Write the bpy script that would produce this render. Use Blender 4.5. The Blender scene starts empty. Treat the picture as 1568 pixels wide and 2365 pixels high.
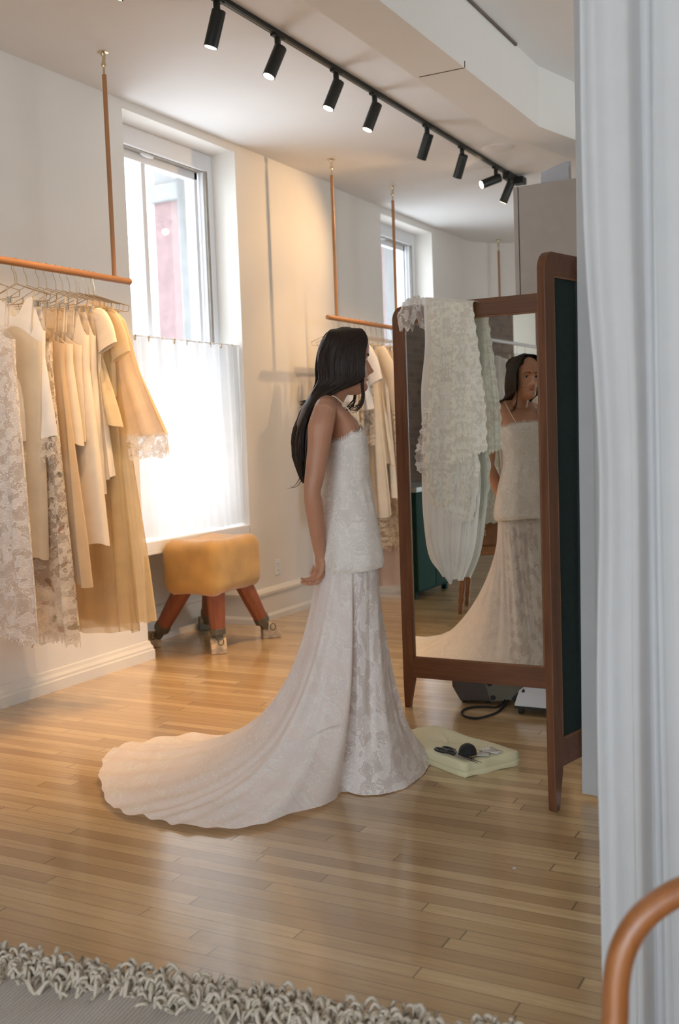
import bpy, bmesh, math, random
import numpy as np
from mathutils import Vector, Matrix
random.seed(7)
rng = np.random.RandomState(11)
S = bpy.context.scene
COL = S.collection
PI = math.pi

# ---------------------------------------------------------------- camera
F, CX, CY, H = 2450.0, 784.0, 1182.5, 1.35            # focal length in pixels of the 1568x2365 frame, eye height
W = np.array([[0.88382, 0.00317, -0.46782], [0.46646, -0.08245, 0.88069], [-0.03578, -0.99659, -0.07435]])
CAM = np.array([0.0, 0.0, H])
def ray(x, y): return W @ np.array([x - CX, y - CY, F])
def onZ(x, y, z=0.0):
    r = ray(x, y); return CAM + r * (z - H) / r[2]
def onX(x, y, X):
    r = ray(x, y); return CAM + r * X / r[0]
def onY(x, y, Y):
    r = ray(x, y); return CAM + r * Y / r[1]
def onD(x, y, d): return CAM + ray(x, y) * d / F
def refl(p, m=4.63): return np.array([p[0], 2 * m - p[1], p[2]])

cd = bpy.data.cameras.new('camera'); cam = bpy.data.objects.new('camera', cd); COL.objects.link(cam)
cd.sensor_fit = 'HORIZONTAL'; cd.sensor_width = 24; cd.lens = F / 1568 * 24
cd.clip_start = 0.05; cd.clip_end = 200
M = Matrix.Identity(4)
for i in range(3):
    M[i][0] = W[i][0]; M[i][1] = -W[i][1]; M[i][2] = -W[i][2]; M[i][3] = CAM[i]
cam.matrix_world = M
cd.dof.use_dof = True; cd.dof.focus_distance = 4.1; cd.dof.aperture_fstop = 3.6
S.camera = cam

# ---------------------------------------------------------------- world, exposure
S.view_settings.view_transform = 'Standard'; S.view_settings.look = 'None'
S.view_settings.gamma = 1; S.view_settings.use_curve_mapping = False
S.view_settings.exposure = 0.55
wd = bpy.data.worlds.new('overcast_sky'); S.world = wd; wd.use_nodes = True
bg = wd.node_tree.nodes['Background']
bg.inputs[0].default_value = (0.85, 0.91, 1.0, 1); bg.inputs[1].default_value = 5.4
SPOT_W = 64.0
try:
    S.cycles.max_bounces = 8; S.cycles.diffuse_bounces = 4; S.cycles.transparent_max_bounces = 16; S.cycles.use_adaptive_sampling = True; S.cycles.adaptive_threshold = .06; S.cycles.adaptive_min_samples = 16
    S.cycles.use_denoising = True; S.cycles.sample_clamp_indirect = 6; S.cycles.caustics_reflective = True; S.cycles.blur_glossy = .5
    S.cycles.caustics_refractive = False
except Exception: pass

def portal(loc, rot, sx, sy):
    l = bpy.data.lights.new('window_portal', 'AREA'); l.shape = 'RECTANGLE'; l.size = sx; l.size_y = sy
    l.cycles.is_portal = True
    o = bpy.data.objects.new('window_portal', l); COL.objects.link(o); o.location = loc; o.rotation_euler = rot
portal((-4.75, 5.75, 2.0), (0, -PI/2, 0), 2.9, 1.3)
portal((-4.75, 9.42, 2.0), (0, -PI/2, 0), 2.9, 1.3)
portal((.02, -4.45, 1.6), (PI/2, 0, 0), 4.85, 2.6)
portal((2.62, 6.55, 1.5), (0, PI/2, 0), 1.9, 2.7)  # portal of the added side window

# ---------------------------------------------------------------- materials
MATS = {}
class NT:
    def __init__(s, name):
        s.m = bpy.data.materials.new(name); s.m.use_nodes = True
        s.t = s.m.node_tree; s.t.nodes.clear(); s.out = s.t.nodes.new('ShaderNodeOutputMaterial')
    def n(s, typ, **k):
        nd = s.t.nodes.new('ShaderNode' + typ)
        for a, v in k.items():
            if a.startswith('_'): s.set(nd.inputs[a[1:].replace('_', ' ')], v)
            elif a[0] == 'i' and a[1:].isdigit(): s.set(nd.inputs[int(a[1:])], v)
            else: setattr(nd, a, v)
        return nd
    def set(s, inp, v):
        if isinstance(v, bpy.types.NodeSocket): s.t.links.new(v, inp)
        elif isinstance(v, (tuple, list)) and len(v) == 3 and inp.type == 'RGBA': inp.default_value = (*v, 1)
        else: inp.default_value = v
    def math(s, op, a, b=0.0, c=None):
        k = dict(operation=op, i0=a, i1=b)
        if c is not None: k['i2'] = c
        return s.n('Math', **k).outputs[0]
    def coord(s, which='Object', sc=(1, 1, 1), rot=(0, 0, 0)):
        c = s.n('TexCoord').outputs[which]
        return s.n('Mapping', _Vector=c, _Scale=sc, _Rotation=rot).outputs[0]
    def noise(s, vec, scale, detail=3, rough=.5, dist=0.0):
        return s.n('TexNoise', _Vector=vec, _Scale=scale, _Detail=detail, _Roughness=rough, _Distortion=dist).outputs[0]
    def ramp(s, f, pts):
        r = s.n('ValToRGB', _Fac=f); e = r.color_ramp.elements
        while len(e) < len(pts): e.new(.5)
        for i, (p, c) in enumerate(pts):
            e[i].position = p; e[i].color = (*c, 1) if len(c) == 3 else c
        return r.outputs[0]
    def mixc(s, f, a, b, blend='MIX'):
        m = s.n('Mix', data_type='RGBA', blend_type=blend)
        s.set(m.inputs[0], f); s.set(m.inputs[6], a); s.set(m.inputs[7], b); return m.outputs[2]
    def bump(s, h, st=.3, d=.01): return s.n('Bump', _Strength=st, _Distance=d, _Height=h).outputs[0]
    def pbr(s, color, rough=.6, **k):
        b = s.n('BsdfPrincipled'); s.set(b.inputs['Base Color'], color); s.set(b.inputs['Roughness'], rough)
        for a, v in k.items(): s.set(b.inputs[a.replace('_', ' ')], v)
        return b.outputs[0]
    def mixs(s, f, a, b): return s.n('MixShader', i0=f, i1=a, i2=b).outputs[0]
    def done(s, sh): s.t.links.new(sh, s.out.inputs[0]); return s.m

def plain(name, c, rough=.5, metal=0.0, var=.12, scale=12, bump=.15, **k):
    if name in MATS: return MATS[name]
    t = NT(name); v = t.coord(); nz = t.noise(v, scale, 4)
    lo = tuple(x * (1 - var) for x in c); hi = tuple(min(1, x * (1 + var)) for x in c)
    col = t.ramp(nz, [(.3, lo), (.7, hi)])
    MATS[name] = t.done(t.pbr(col, rough, Metallic=metal, Normal=t.bump(t.noise(v, scale * 5, 3), bump, .004), **k)); return MATS[name]

def wood(name, c1, c2, rough=.35, axis='Z', scale=1.0, coat=.15):
    if name in MATS: return MATS[name]
    t = NT(name); sc = dict(X=(1.2, 16, 16), Y=(16, 1.2, 16), Z=(16, 16, 1.2))[axis]
    v = t.coord('Object', tuple(s_ * scale for s_ in sc)); nz = t.noise(v, 3, 5, .6, .6)
    nz2 = t.noise(t.coord('Object', (3, 3, 3)), 2, 3)
    col = t.mixc(t.math('MULTIPLY', nz2, .5), t.ramp(nz, [(.3, c1), (.7, c2)]), c1)
    MATS[name] = t.done(t.pbr(col, t.ramp(nz, [(0, (rough,) * 3), (1, (rough + .2,) * 3)]), Coat_Weight=coat, Coat_Roughness=.3, Normal=t.bump(nz, .12, .003))); return MATS[name]

def cloth(name, c, transl=.25, alpha=1.0, weave=700, lace=None, rough=.85, var=.06, spots=None, gauze=0, lacedark=.4, floral=None):
    """woven cloth. lace = (ground alpha, pattern scale) gives corded openwork; coordinates are the mesh's own uv in metres"""
    if name in MATS: return MATS[name]
    t = NT(name); uv = t.coord('UV')
    nz = t.noise(uv, 9, 4)
    col = t.ramp(nz, [(.3, tuple(x * (1 - var) for x in c)), (.7, tuple(min(1, x * (1 + var)) for x in c))])
    h = t.noise(uv, weave, 2); a = alpha
    if lace:
        ground, dens = lace
        wob = t.n('TexNoise', _Vector=uv, _Scale=dens * .7, _Detail=2).outputs[1]
        w2 = t.n('VectorMath', operation='MULTIPLY_ADD', i0=wob, i1=(1.1 / dens,) * 3, i2=uv).outputs[0]
        nn = t.noise(w2, dens * .55, 1.5); n2 = t.noise(uv, dens * 1.5, 2)
        def line(f, at, w): return t.math('LESS_THAN', t.math('ABSOLUTE', t.math('SUBTRACT', f, at)), w)
        v3 = t.n('TexVoronoi', feature='F1', _Vector=w2, _Scale=dens * .75)
        l1 = t.math('MAXIMUM', line(nn, .50, .0075), line(nn, .43, .006)); l2 = line(n2, .5, .02); l3 = line(v3.outputs[0], .30, .022)
        pet = t.math('GREATER_THAN', nn, .50)
        dots = t.math('GREATER_THAN', t.noise(uv, dens * 16, 1), .44)
        cord = t.math('MULTIPLY', t.math('MAXIMUM', t.math('MAXIMUM', l1, l3), t.math('MULTIPLY', l2, pet)), dots)
        a = t.math('MINIMUM', 1.0, t.math('ADD', t.math('ADD', ground, t.math('MULTIPLY', pet, .5 * (1 - ground))), t.math('MULTIPLY', cord, 1 - ground)))
        col = t.mixc(cord, col, tuple(min(1, x * 1.14) for x in c))
        col = t.mixc(t.math('MULTIPLY', t.math('SUBTRACT', 1.0, t.math('MAXIMUM', pet, cord)), lacedark), col, (c[0]*.66, c[1]*.55, c[2]*.50))
        h = t.math('ADD', t.math('MULTIPLY', cord, 1.0), t.math('MULTIPLY', h, .3))
    if floral:
        f1 = t.n('TexVoronoi', feature='F1', _Vector=uv, _Scale=floral[0])
        pick = t.math('MULTIPLY', t.math('LESS_THAN', f1.outputs[0], .33), t.math('GREATER_THAN', t.noise(uv, 14, 2), .52))
        hue = t.ramp(t.n('SeparateColor', i0=f1.outputs[1]).outputs[0], [(.0, (.10, .13, .06)), (.4, (.32, .10, .08)), (.7, (.30, .22, .12)), (1, (.14, .14, .10))])
        col = t.mixc(t.math('MULTIPLY', pick, floral[1]), col, hue)
    nrm = t.bump(h, .35 if lace else .18, .0015)
    d = t.pbr(col, rough, Normal=nrm, Sheen_Weight=.25, Sheen_Roughness=.5)
    d.node.inputs['Specular IOR Level'].default_value = .2
    sh = t.mixs(transl, d, t.n('BsdfTranslucent', _Color=col, _Normal=nrm).outputs[0]) if transl else d
    if lace or alpha < 1:
        if gauze:   # sheer net gathers more threads at a glancing view
            lw = t.n('LayerWeight', _Blend=.35).outputs[1]
            a = t.math('MINIMUM', 1.0, t.math('ADD', a, t.math('MULTIPLY', lw, gauze)))
        sh = t.mixs(a, t.n('BsdfTransparent').outputs[0], sh)
    MATS[name] = t.done(sh); return MATS[name]

def emit(name, c, st):
    t = NT(name); MATS[name] = t.done(t.n('Emission', _Color=c, _Strength=st).outputs[0]); return MATS[name]

def wall_mat(name, c, bump=.12):
    t = NT(name); v = t.coord()
    col = t.ramp(t.noise(v, 1.3, 5, .6), [(.3, tuple(x * .955 for x in c)), (.7, c)])
    MATS[name] = t.done(t.pbr(col, .62, Normal=t.bump(t.noise(v, 90, 4), bump, .002), Specular_IOR_Level=.3)); return MATS[name]

def floor_mat():
    t = NT('oak_strip_floor')
    g = t.n('SeparateXYZ', i0=t.n('TexCoord').outputs['Object']); x, y = g.outputs[0], g.outputs[1]
    wdt = .0575
    row = t.math('FLOOR', t.math('DIVIDE', y, wdt)); fy = t.math('FRACT', t.math('DIVIDE', y, wdt))
    rr = t.n('TexWhiteNoise', noise_dimensions='1D', _W=row).outputs[0]
    xs = t.math('DIVIDE', t.math('ADD', x, t.math('MULTIPLY', rr, 7.3)), t.math('ADD', .75, t.math('MULTIPLY', rr, .7)))
    cell = t.math('FLOOR', xs); fx = t.math('FRACT', xs)
    idv = t.n('CombineXYZ', i0=row, i1=cell).outputs[0]
    rnd = t.n('TexWhiteNoise', noise_dimensions='2D', _Vector=idv).outputs[0]
    base = t.ramp(rnd, [(0, (.43, .270, .120)), (.3, (.53, .355, .170)), (.65, (.60, .415, .205)), (1, (.69, .495, .26))])
    gv = t.n('CombineXYZ', i0=t.math('MULTIPLY', x, 1.6), i1=t.math('ADD', t.math('MULTIPLY', y, 38), t.math('MULTIPLY', rnd, 50)), i2=t.math('MULTIPLY', rnd, 9)).outputs[0]
    gr = t.noise(gv, 2.2, 6, .62, .9)
    col = t.mixc(t.math('MULTIPLY', t.ramp(gr, [(.38, (1, 1, 1)), (.6, (0, 0, 0))]), .38), base, (.33, .18, .065))
    sy = t.math('MINIMUM', fy, t.math('SUBTRACT', 1.0, fy)); sx = t.math('MINIMUM', fx, t.math('SUBTRACT', 1.0, fx))
    seam = t.math('MAXIMUM', t.math('LESS_THAN', sy, .022), t.math('LESS_THAN', sx, .0022))
    col = t.mixc(t.math('MULTIPLY', seam, .75), col, (.09, .045, .018))
    wear = t.noise(t.coord('Object', (1, 1, 1)), 1.1, 4)
    rough = t.math('ADD', .25, t.math('ADD', t.math('MULTIPLY', wear, .14), t.math('MULTIPLY', gr, .08)))
    hgt = t.math('SUBTRACT', t.math('MULTIPLY', gr, .25), seam)
    hgt = t.math('ADD', hgt, t.math('MULTIPLY', rnd, .35))
    MATS['floor'] = t.done(t.pbr(col, rough, Normal=t.bump(hgt, .16, .0012), Specular_IOR_Level=.5, Coat_Weight=1.0, Coat_Roughness=.15, Coat_IOR=1.6, Coat_Normal=t.bump(hgt, .08, .001)))
    return MATS['floor']

def brick_mat():
    t = NT('dark_brick'); g = t.n('SeparateXYZ', i0=t.n('TexCoord').outputs['Object'])
    v = t.n('CombineXYZ', i0=g.outputs[1], i1=g.outputs[2]).outputs[0]
    b = t.n('TexBrick', _Vector=v, _Scale=4.5, _Color1=(.075, .045, .032), _Color2=(.13, .075, .05), _Mortar=(.10, .085, .07), _Mortar_Size=.02)
    MATS['brick'] = t.done(t.pbr(b.outputs[0], .9, Normal=t.bump(b.outputs[1], -.4, .01))); return MATS['brick']

def mirror_mat():
    t = NT('silvered_mirror'); v = t.coord()
    g = t.n('BsdfGlossy', _Color=(.87, .90, .87), _Roughness=.004).outputs[0]
    MATS['mirror'] = t.done(g); return MATS['mirror']

def glass_mat():
    t = NT('window_glass')
    fr = t.math('ADD', .03, t.math('MULTIPLY', t.n('LayerWeight', _Blend=.18).outputs[0], .5))
    MATS['glass'] = t.done(t.mixs(fr, t.n('BsdfTransparent', _Color=(.97, .985, .98)).outputs[0], t.n('BsdfGlossy', _Roughness=.01).outputs[0])); return MATS['glass']

WALL = wall_mat('off_white_plaster', (.78, .745, .69)); CEIL = wall_mat('white_ceiling_paint', (.80, .785, .77), .08)
TRIM = wall_mat('cream_gloss_trim', (.76, .725, .665), .05); SASH = wall_mat('white_window_paint', (.80, .81, .83), .05)
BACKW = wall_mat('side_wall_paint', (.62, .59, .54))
FLOOR = floor_mat(); BRICK = brick_mat(); MIRROR = mirror_mat(); GLASS = glass_mat()
WALNUT = wood('walnut_frame', (.105, .036, .014), (.20, .078, .030), .42, coat=.05); WALNUTX = wood('walnut_frame_x', (.105, .036, .014), (.20, .078, .030), .42, 'X', coat=.05)
TEAK = wood('teak_dowel', (.30, .13, .045), (.48, .22, .075), .42); TEAKY = wood('teak_dowel_y', (.30, .13, .045), (.48, .22, .075), .42, 'Y')
BENT = wood('bentwood_amber', (.30, .105, .03), (.44, .17, .05), .3, coat=.5)
BLACK = plain('matte_black_metal', (.018, .02, .018), .45, .3); RUBBER = plain('black_rubber', (.015, .015, .015), .7)
STEEL = plain('bright_steel', (.62, .60, .56), .22, 1.0, bump=.02); BRASS = plain('pale_brass_wire', (.62, .50, .34), .25, 1.0, bump=.02)
IRON = plain('aged_iron', (.16, .14, .10), .55, .7)

# ---------------------------------------------------------------- mesh helpers
class MB:
    def __init__(s): s.v = []; s.f = []; s.uv = {}
    def add(s, vs, fs, uvs=None):
        o = len(s.v); s.v += [tuple(map(float, p)) for p in vs]
        for k, f in enumerate(fs):
            s.f.append(tuple(o + i for i in f))
            if uvs is not None: s.uv[len(s.f) - 1] = [uvs[i] for i in f]
        return s
    def box(s, a, b, R=None, o=None):
        x0, y0, z0 = a; x1, y1, z1 = b
        vs = [(x0,y0,z0),(x1,y0,z0),(x1,y1,z0),(x0,y1,z0),(x0,y0,z1),(x1,y0,z1),(x1,y1,z1),(x0,y1,z1)]
        if R is not None: vs = [tuple(np.array(R) @ np.array(p) + np.array(o if o is not None else (0,0,0))) for p in vs]
        return s.add(vs, [(0,3,2,1),(4,5,6,7),(0,1,5,4),(1,2,6,5),(2,3,7,6),(3,0,4,7)])
    def tube(s, pts, r, n=8, cap=True, flat=None, twist=0):
        pts = [np.array(p, float) for p in pts]; m = len(pts)
        rs = r if isinstance(r, (list, tuple, np.ndarray)) else [r] * m
        T = [pts[min(i+1, m-1)] - pts[max(i-1, 0)] for i in range(m)]; T = [t / (np.linalg.norm(t) + 1e-12) for t in T]
        up = np.array([0, 0, 1.]) if abs(T[0][2]) < .9 else np.array([1., 0, 0])
        if flat is not None: up = np.array(flat[1], float)
        vs = []; nrm = None
        for i in range(m):
            if nrm is None or flat is not None: a = up - T[i] * np.dot(up, T[i])
            else: a = nrm - T[i] * np.dot(nrm, T[i])
            a /= np.linalg.norm(a) + 1e-12; nrm = a; b = np.cross(T[i], a)
            ra = rs[i]; rb = rs[i] * (flat[0] if flat is not None else 1)
            for k in range(n):
                t = 2 * PI * k / n
                vs.append(pts[i] + a * ra * (math.cos(t)) * (1 if flat is None else 1) + b * rb * math.sin(t))
        fs = [(i*n+k, i*n+(k+1) % n, (i+1)*n+(k+1) % n, (i+1)*n+k) for i in range(m-1) for k in range(n)]
        if cap: fs += [tuple(range(n))[::-1], tuple((m-1)*n+k for k in range(n))]
        return s.add(vs, fs)
    def loft(s, rings, cap=True, uvs=None, closed=True):
        n = len(rings[0]); m = len(rings)
        vs = [p for r in rings for p in r]
        K = n if closed else n - 1
        fs = [(i*n+k, i*n+(k+1) % n, (i+1)*n+(k+1) % n, (i+1)*n+k) for i in range(m-1) for k in range(K)]
        uu = [p for r in uvs for p in r] if uvs is not None else None
        if uu is not None and closed:   # seam: own uv per corner
            o = len(s.v); s.v += [tuple(map(float, p)) for p in vs]
            w = uvs[0][1][0] - uvs[0][0][0]
            for i in range(m-1):
                for k in range(n):
                    k2 = (k+1) % n
                    s.f.append((o+i*n+k, o+i*n+k2, o+(i+1)*n+k2, o+(i+1)*n+k))
                    a, b, c, d = uvs[i][k], uvs[i][k2], uvs[i+1][k2], uvs[i+1][k]
                    if k2 == 0:
                        b = (a[0] + (uvs[i][k][0] - uvs[i][k-1][0]), b[1]); c = (d[0] + (uvs[i+1][k][0] - uvs[i+1][k-1][0]), c[1])
                    s.uv[len(s.f)-1] = [a, b, c, d]
            if cap:
                s.f += [tuple(o+k for k in range(n))[::-1], tuple(o+(m-1)*n+k for k in range(n))]
            return s
        if cap and closed: fs += [tuple(range(n))[::-1], tuple((m-1)*n+k for k in range(n))]
        return s.add(vs, fs, uu)
    def grid(s, P, U=None):
        return s.loft(P, cap=False, uvs=U, closed=False)
    def lathe(s, prof, o=(0, 0, 0), n=20, axis=None, cap=True):
        ax = np.array(axis if axis is not None else (0, 0, 1), float); ax /= np.linalg.norm(ax)
        a = np.cross(ax, (0, 0, 1) if abs(ax[2]) < .9 else (1, 0, 0)); a /= np.linalg.norm(a); b = np.cross(ax, a)
        o = np.array(o, float)
        return s.loft([[o + ax * z + (a * math.cos(2*PI*k/n) + b * math.sin(2*PI*k/n)) * r for k in range(n)] for r, z in prof], cap)
    def ball(s, c, r, n=12, m=8, R=None):
        r = np.array(r if hasattr(r, '__len__') else (r, r, r), float); c = np.array(c, float)
        rings = []
        for i in range(m + 1):
            ph = PI * (i + .02) / (m + .04)
            ring = []
            for k in range(n):
                p = np.array([math.sin(ph)*math.cos(2*PI*k/n), math.sin(ph)*math.sin(2*PI*k/n), -math.cos(ph)]) * r
                if R is not None: p = R @ p
                ring.append(c + p)
            rings.append(ring)
        return s.loft(rings)
    def mesh(s, name):
        me = bpy.data.meshes.new(name); me.from_pydata(s.v, [], s.f); me.update()
        if s.uv:
            ul = me.uv_layers.new(name='uv'); d = np.zeros(len(me.loops) * 2, np.float32)
            for p in me.polygons:
                u = s.uv.get(p.index)
                if u:
                    for j, li in enumerate(p.loop_indices): d[2*li] = u[j][0]; d[2*li+1] = u[j][1]
            ul.data.foreach_set('uv', d)
        return me
    def build(s, name, mat, parent=None, smooth=True, bevel=0, sub=0, normals=False, loc=None):
        me = s.mesh(name)
        if normals or True:
            bm = bmesh.new(); bm.from_mesh(me); bmesh.ops.recalc_face_normals(bm, faces=bm.faces); bm.to_mesh(me); bm.free()
        me.materials.append(mat)
        if smooth:
            me.polygons.foreach_set('use_smooth', [True] * len(me.polygons))
            if smooth != 'all':
                try: me.set_sharp_from_angle(angle=math.radians(40))
                except Exception: pass
        o = bpy.data.objects.new(name, me); COL.objects.link(o)
        if parent: o.parent = parent
        if loc is not None: recentre(o, loc)
        if bevel:
            b = o.modifiers.new('bevel', 'BEVEL'); b.width = bevel; b.segments = 3; b.limit_method = 'ANGLE'; b.angle_limit = math.radians(40)
        if sub:
            b = o.modifiers.new('sub', 'SUBSURF'); b.levels = sub; b.render_levels = sub
        return o
def recentre(o, loc):
    o.data.transform(Matrix.Translation(-Vector(loc))); o.location = loc
def tag(o, label, cat, group=None, kind=None):
    o['label'] = label; o['category'] = cat
    if group: o['group'] = group
    if kind: o['kind'] = kind
    return o
def thing(name, label, cat, loc=(0, 0, 0), rz=0, group=None):
    o = bpy.data.objects.new(name, None); COL.objects.link(o); o.location = loc; o.rotation_euler = (0, 0, rz); o.empty_display_size = .05
    return tag(o, label, cat, group)
def struct(o, label=None):
    o['kind'] = 'structure'
    if label: o['label'] = label
    return o
def inv(par, p):      # world point -> thing's local (location and z rotation only)
    c, s_ = math.cos(-par.rotation_euler[2]), math.sin(-par.rotation_euler[2])
    d = np.array(p, float) - np.array(par.location)
    return np.array([c*d[0] - s_*d[1], s_*d[0] + c*d[1], d[2]])
def crom(pts, n=8):
    """Catmull-Rom through points"""
    P = [np.array(p, float) for p in pts]; P = [2*P[0]-P[1]] + P + [2*P[-1]-P[-2]]; out = []
    for i in range(1, len(P)-2):
        for j in range(n):
            t = j / n; a, b, c, d = P[i-1:i+3]
            out.append(.5*((2*b)+(-a+c)*t+(2*a-5*b+4*c-d)*t*t+(-a+3*b-3*c+d)*t**3))
    out.append(P[-2]); return out
def lerp_tab(tab, z):
    """table rows sorted by first column"""
    a = np.array(tab, float); return [np.interp(z, a[:, 0], a[:, k]) for k in range(1, a.shape[1])]

# ================================================================ the room
ZC = 3.375; XW = -4.104; XW2 = -4.165; SILL = .72; HEAD = 3.322
WINS = [(5.15, 6.36, XW), (8.83, 10.02, XW2)]
ZD = 3.04
mb = MB().box((-5.0, -4.6, -.1), (2.9, 11.9, 0)); struct(mb.build('floor', FLOOR, smooth=False))
mb = MB().box((-5.0, -4.6, ZC), (2.9, 11.9, ZC + .15)); struct(mb.build('ceiling', CEIL, smooth=False))
# left wall: solid runs with window bays open from the floor to the window head
mb = MB(); TH = .43
def wl(y0, y1, z0, z1, X): mb.box((X - TH, y0, z0), (X, y1, z1))
wl(2.7, 5.15, 0, ZC, XW); wl(5.15, 6.36, HEAD, ZC, XW); wl(6.36, 7.80, 0, ZC, XW)
mb.box((XW - TH, 5.15, 0), (XW - .34, 6.36, .655))
mb.add([(XW, 7.8, 0), (XW2, 7.98, 0), (XW2, 7.98, ZC), (XW, 7.8, ZC)], [(0, 1, 2, 3)])
wl(7.98, 8.83, 0, ZC, XW2); wl(8.83, 10.02, HEAD - .01, ZC, XW2); mb.box((XW2 - TH, 8.83, 0), (XW2 - .34, 10.02, .655)); wl(10.02, 10.9, 0, ZC, XW2)
mb.box((-4.72, 7.7, 0), (-4.2, 8.1, ZC))
arc = [(XW2 + .6 - .6*math.cos(t), 10.9 + .6*math.sin(t)) for t in np.linspace(0, PI/2, 10)] + [(2.8, 11.5)]
mb.grid([[(x, y, 0) for x, y in arc], [(x, y, ZC) for x, y in arc]])
wl(-4.6, -2.35, 0, ZC, XW)
struct(mb.build('wall_left', WALL))
mb = MB().box((XW - TH, -2.35, 0), (XW + .02, 2.7, ZC)); struct(mb.build('wall_left_brick', BRICK, smooth=False), 'dark brick section of the left wall')
mb = MB().box((2.6, -4.6, 0), (2.8, 5.2, ZC)).box((2.6, 7.9, 0), (2.8, 11.5, ZC)).box((2.6, 5.2, 0), (2.8, 7.9, .55)).box((2.6, 5.2, 2.45), (2.8, 7.9, ZC)); struct(mb.build('wall_right', BACKW, smooth=False))  # opening added out of view to let more daylight into the far side
root = struct(thing('window_4', 'added side window out of view, lighting the far side of the room', 'window')); del root['category']  # unseen window, added only to brighten her mirror-facing side
mb = MB().box((2.66, 5.2, .55), (2.74, 5.26, 2.45)).box((2.66, 7.84, .55), (2.74, 7.9, 2.45)).box((2.665, 5.26, .55), (2.735, 7.84, .61)).box((2.665, 5.26, 2.39), (2.735, 7.84, 2.45)); mb.build('window_frame', SASH, root, smooth=False)
MB().box((2.698, 5.25, .6), (2.702, 7.85, 2.4)).build('window_pane', GLASS, root, smooth=False)
mb = MB(); mb.box((-4.8, -4.6, 0), (-2.4, -4.45, ZC)); mb.box((2.45, -4.6, 0), (2.8, -4.45, ZC)); mb.box((-2.4, -4.6, 2.9), (2.45, -4.45, ZC)); mb.box((-2.4, -4.6, 0), (2.45, -4.45, .3))
struct(mb.build('wall_front', WALL, smooth=False))

# shop window behind the camera (seen only in the light it gives)
root = struct(thing('window_3', 'wide shop window behind the photographer', 'window')); del root['category']
mb = MB()
for x in (-2.4, -.8, .8, 2.39): mb.box((x, -4.57, .3), (x + .06, -4.47, 2.9))
mb.box((-2.34, -4.56, .3), (2.39, -4.48, .36)); mb.box((-2.34, -4.56, 2.84), (2.39, -4.48, 2.9)); mb.build('window_frame', SASH, root, smooth=False)
MB().box((-2.39, -4.53, .31), (2.44, -4.525, 2.89)).build('window_pane', GLASS, root, smooth=False)

# skirting boards: a profile swept along each run
def skirt(name, pts, prof, mat=TRIM):
    mb = MB(); pts = [np.array(p, float) for p in pts]; rings = []
    for i, p in enumerate(pts):
        t = pts[min(i+1, len(pts)-1)] - pts[max(i-1, 0)]; t /= np.linalg.norm(t)
        ta = (p - pts[i-1]) if i else t; tb = (pts[i+1] - p) if i < len(pts)-1 else t
        ta = ta/np.linalg.norm(ta); tb = tb/np.linalg.norm(tb)
        na, nb = np.array([ta[1], -ta[0]]), np.array([tb[1], -tb[0]])
        n = (na + nb); n /= np.linalg.norm(n); n /= max(.5, np.dot(n, na))
        rings.append([(p[0] + n[0]*d, p[1] + n[1]*d, z) for d, z in prof])
    mb.loft(rings); return struct(mb.build(name, mat, smooth=False))
low = [(0, 0), (.028, 0), (.028, .055), (.022, .062), (.022, .075), (.012, .092), (.008, .112), (0, .115)]
tall = [(0, 0), (.034, 0), (.034, .035), (.026, .05), (.022, .055), (.022, .185), (.034, .195), (.036, .212), (.024, .228), (.008, .24), (0, .24)]
skirt('baseboard_left', [(XW, 2.7), (XW, 5.15), (XW - .33, 5.15)], low)
skirt('baseboard_niche', [(XW - .34, 5.17), (XW - .34, 6.35)], tall)
skirt('baseboard_niche_return', [(XW - .34, 6.36), (XW, 6.36), (XW, 7.8), (XW2, 7.98), (XW2, 8.83)], tall)
skirt('baseboard_far', [(XW2, 10.02), (XW2, 10.9)] + [tuple(a) for a in arc[1:]], tall)
skirt('baseboard_front', [(XW, -4.4), (XW, -2.36)], low)

# dropped duct boxed in under the ceiling, with its taped joint and dark strips for gap shade
mb = MB(); pr = [(-2.07, 2.6), (-2.07, 5.9), (-1.40, 9.6), (-1.17, 9.6), (-1.82, 6.02), (-1.82, 2.6)]
pr = [(-2.07, 2.2), (-2.07, 5.95), (-1.25, 9.5), (-.98, 9.5), (-1.82, 6.0), (-1.82, 2.2)]
mb.loft([[(x, y, ZD) for x, y in pr], [(x, y, ZC) for x, y in pr]])
struct(mb.build('ceiling_duct', WALL, smooth=False), 'boxed duct along the ceiling')
DARK = plain('joint_shadow_gap', (.16, .13, .10), .9)
mb = MB(); mb.box((-1.819, 3.0, ZC - .012), (-1.807, 5.6, ZC + .002)); struct(mb.build('gap_shade_1', DARK, smooth=False), 'dark strip painting the shade in the gap between duct and ceiling')  # thin dark strip stands in for shade between duct and ceiling
mb = MB(); p = onZ(1255, 162, ZC); q = onZ(1345, 204, ZC); mb.tube([p, q], .007, 5); struct(mb.build('gap_shade_2', DARK), 'dark strip painting the gap shade where duct turns')  # gap shade carried on round the bend as a dark strip
mb = MB(); mb.box((-2.05, 4.835, ZD - .002), (-1.825, 4.842, ZD + .001)); mb.box((-1.821, 4.835, ZD), (-1.817, 4.84, ZD + .03)); struct(mb.build('trim_3', DARK, smooth=False), 'hairline joint under the duct')

# round blanking plate on the ceiling
p = onZ(1150, 341, ZC); mb = MB().lathe([(.0, 0), (.10, 0), (.115, .006), (.12, .014), (.12, .02), (0, .02)], (p[0], p[1], ZC - .012), 28)
tag(mb.build('ceiling_plate', CEIL), 'round white blanking plate on the ceiling above the grey cupboard', 'ceiling plate')

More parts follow.
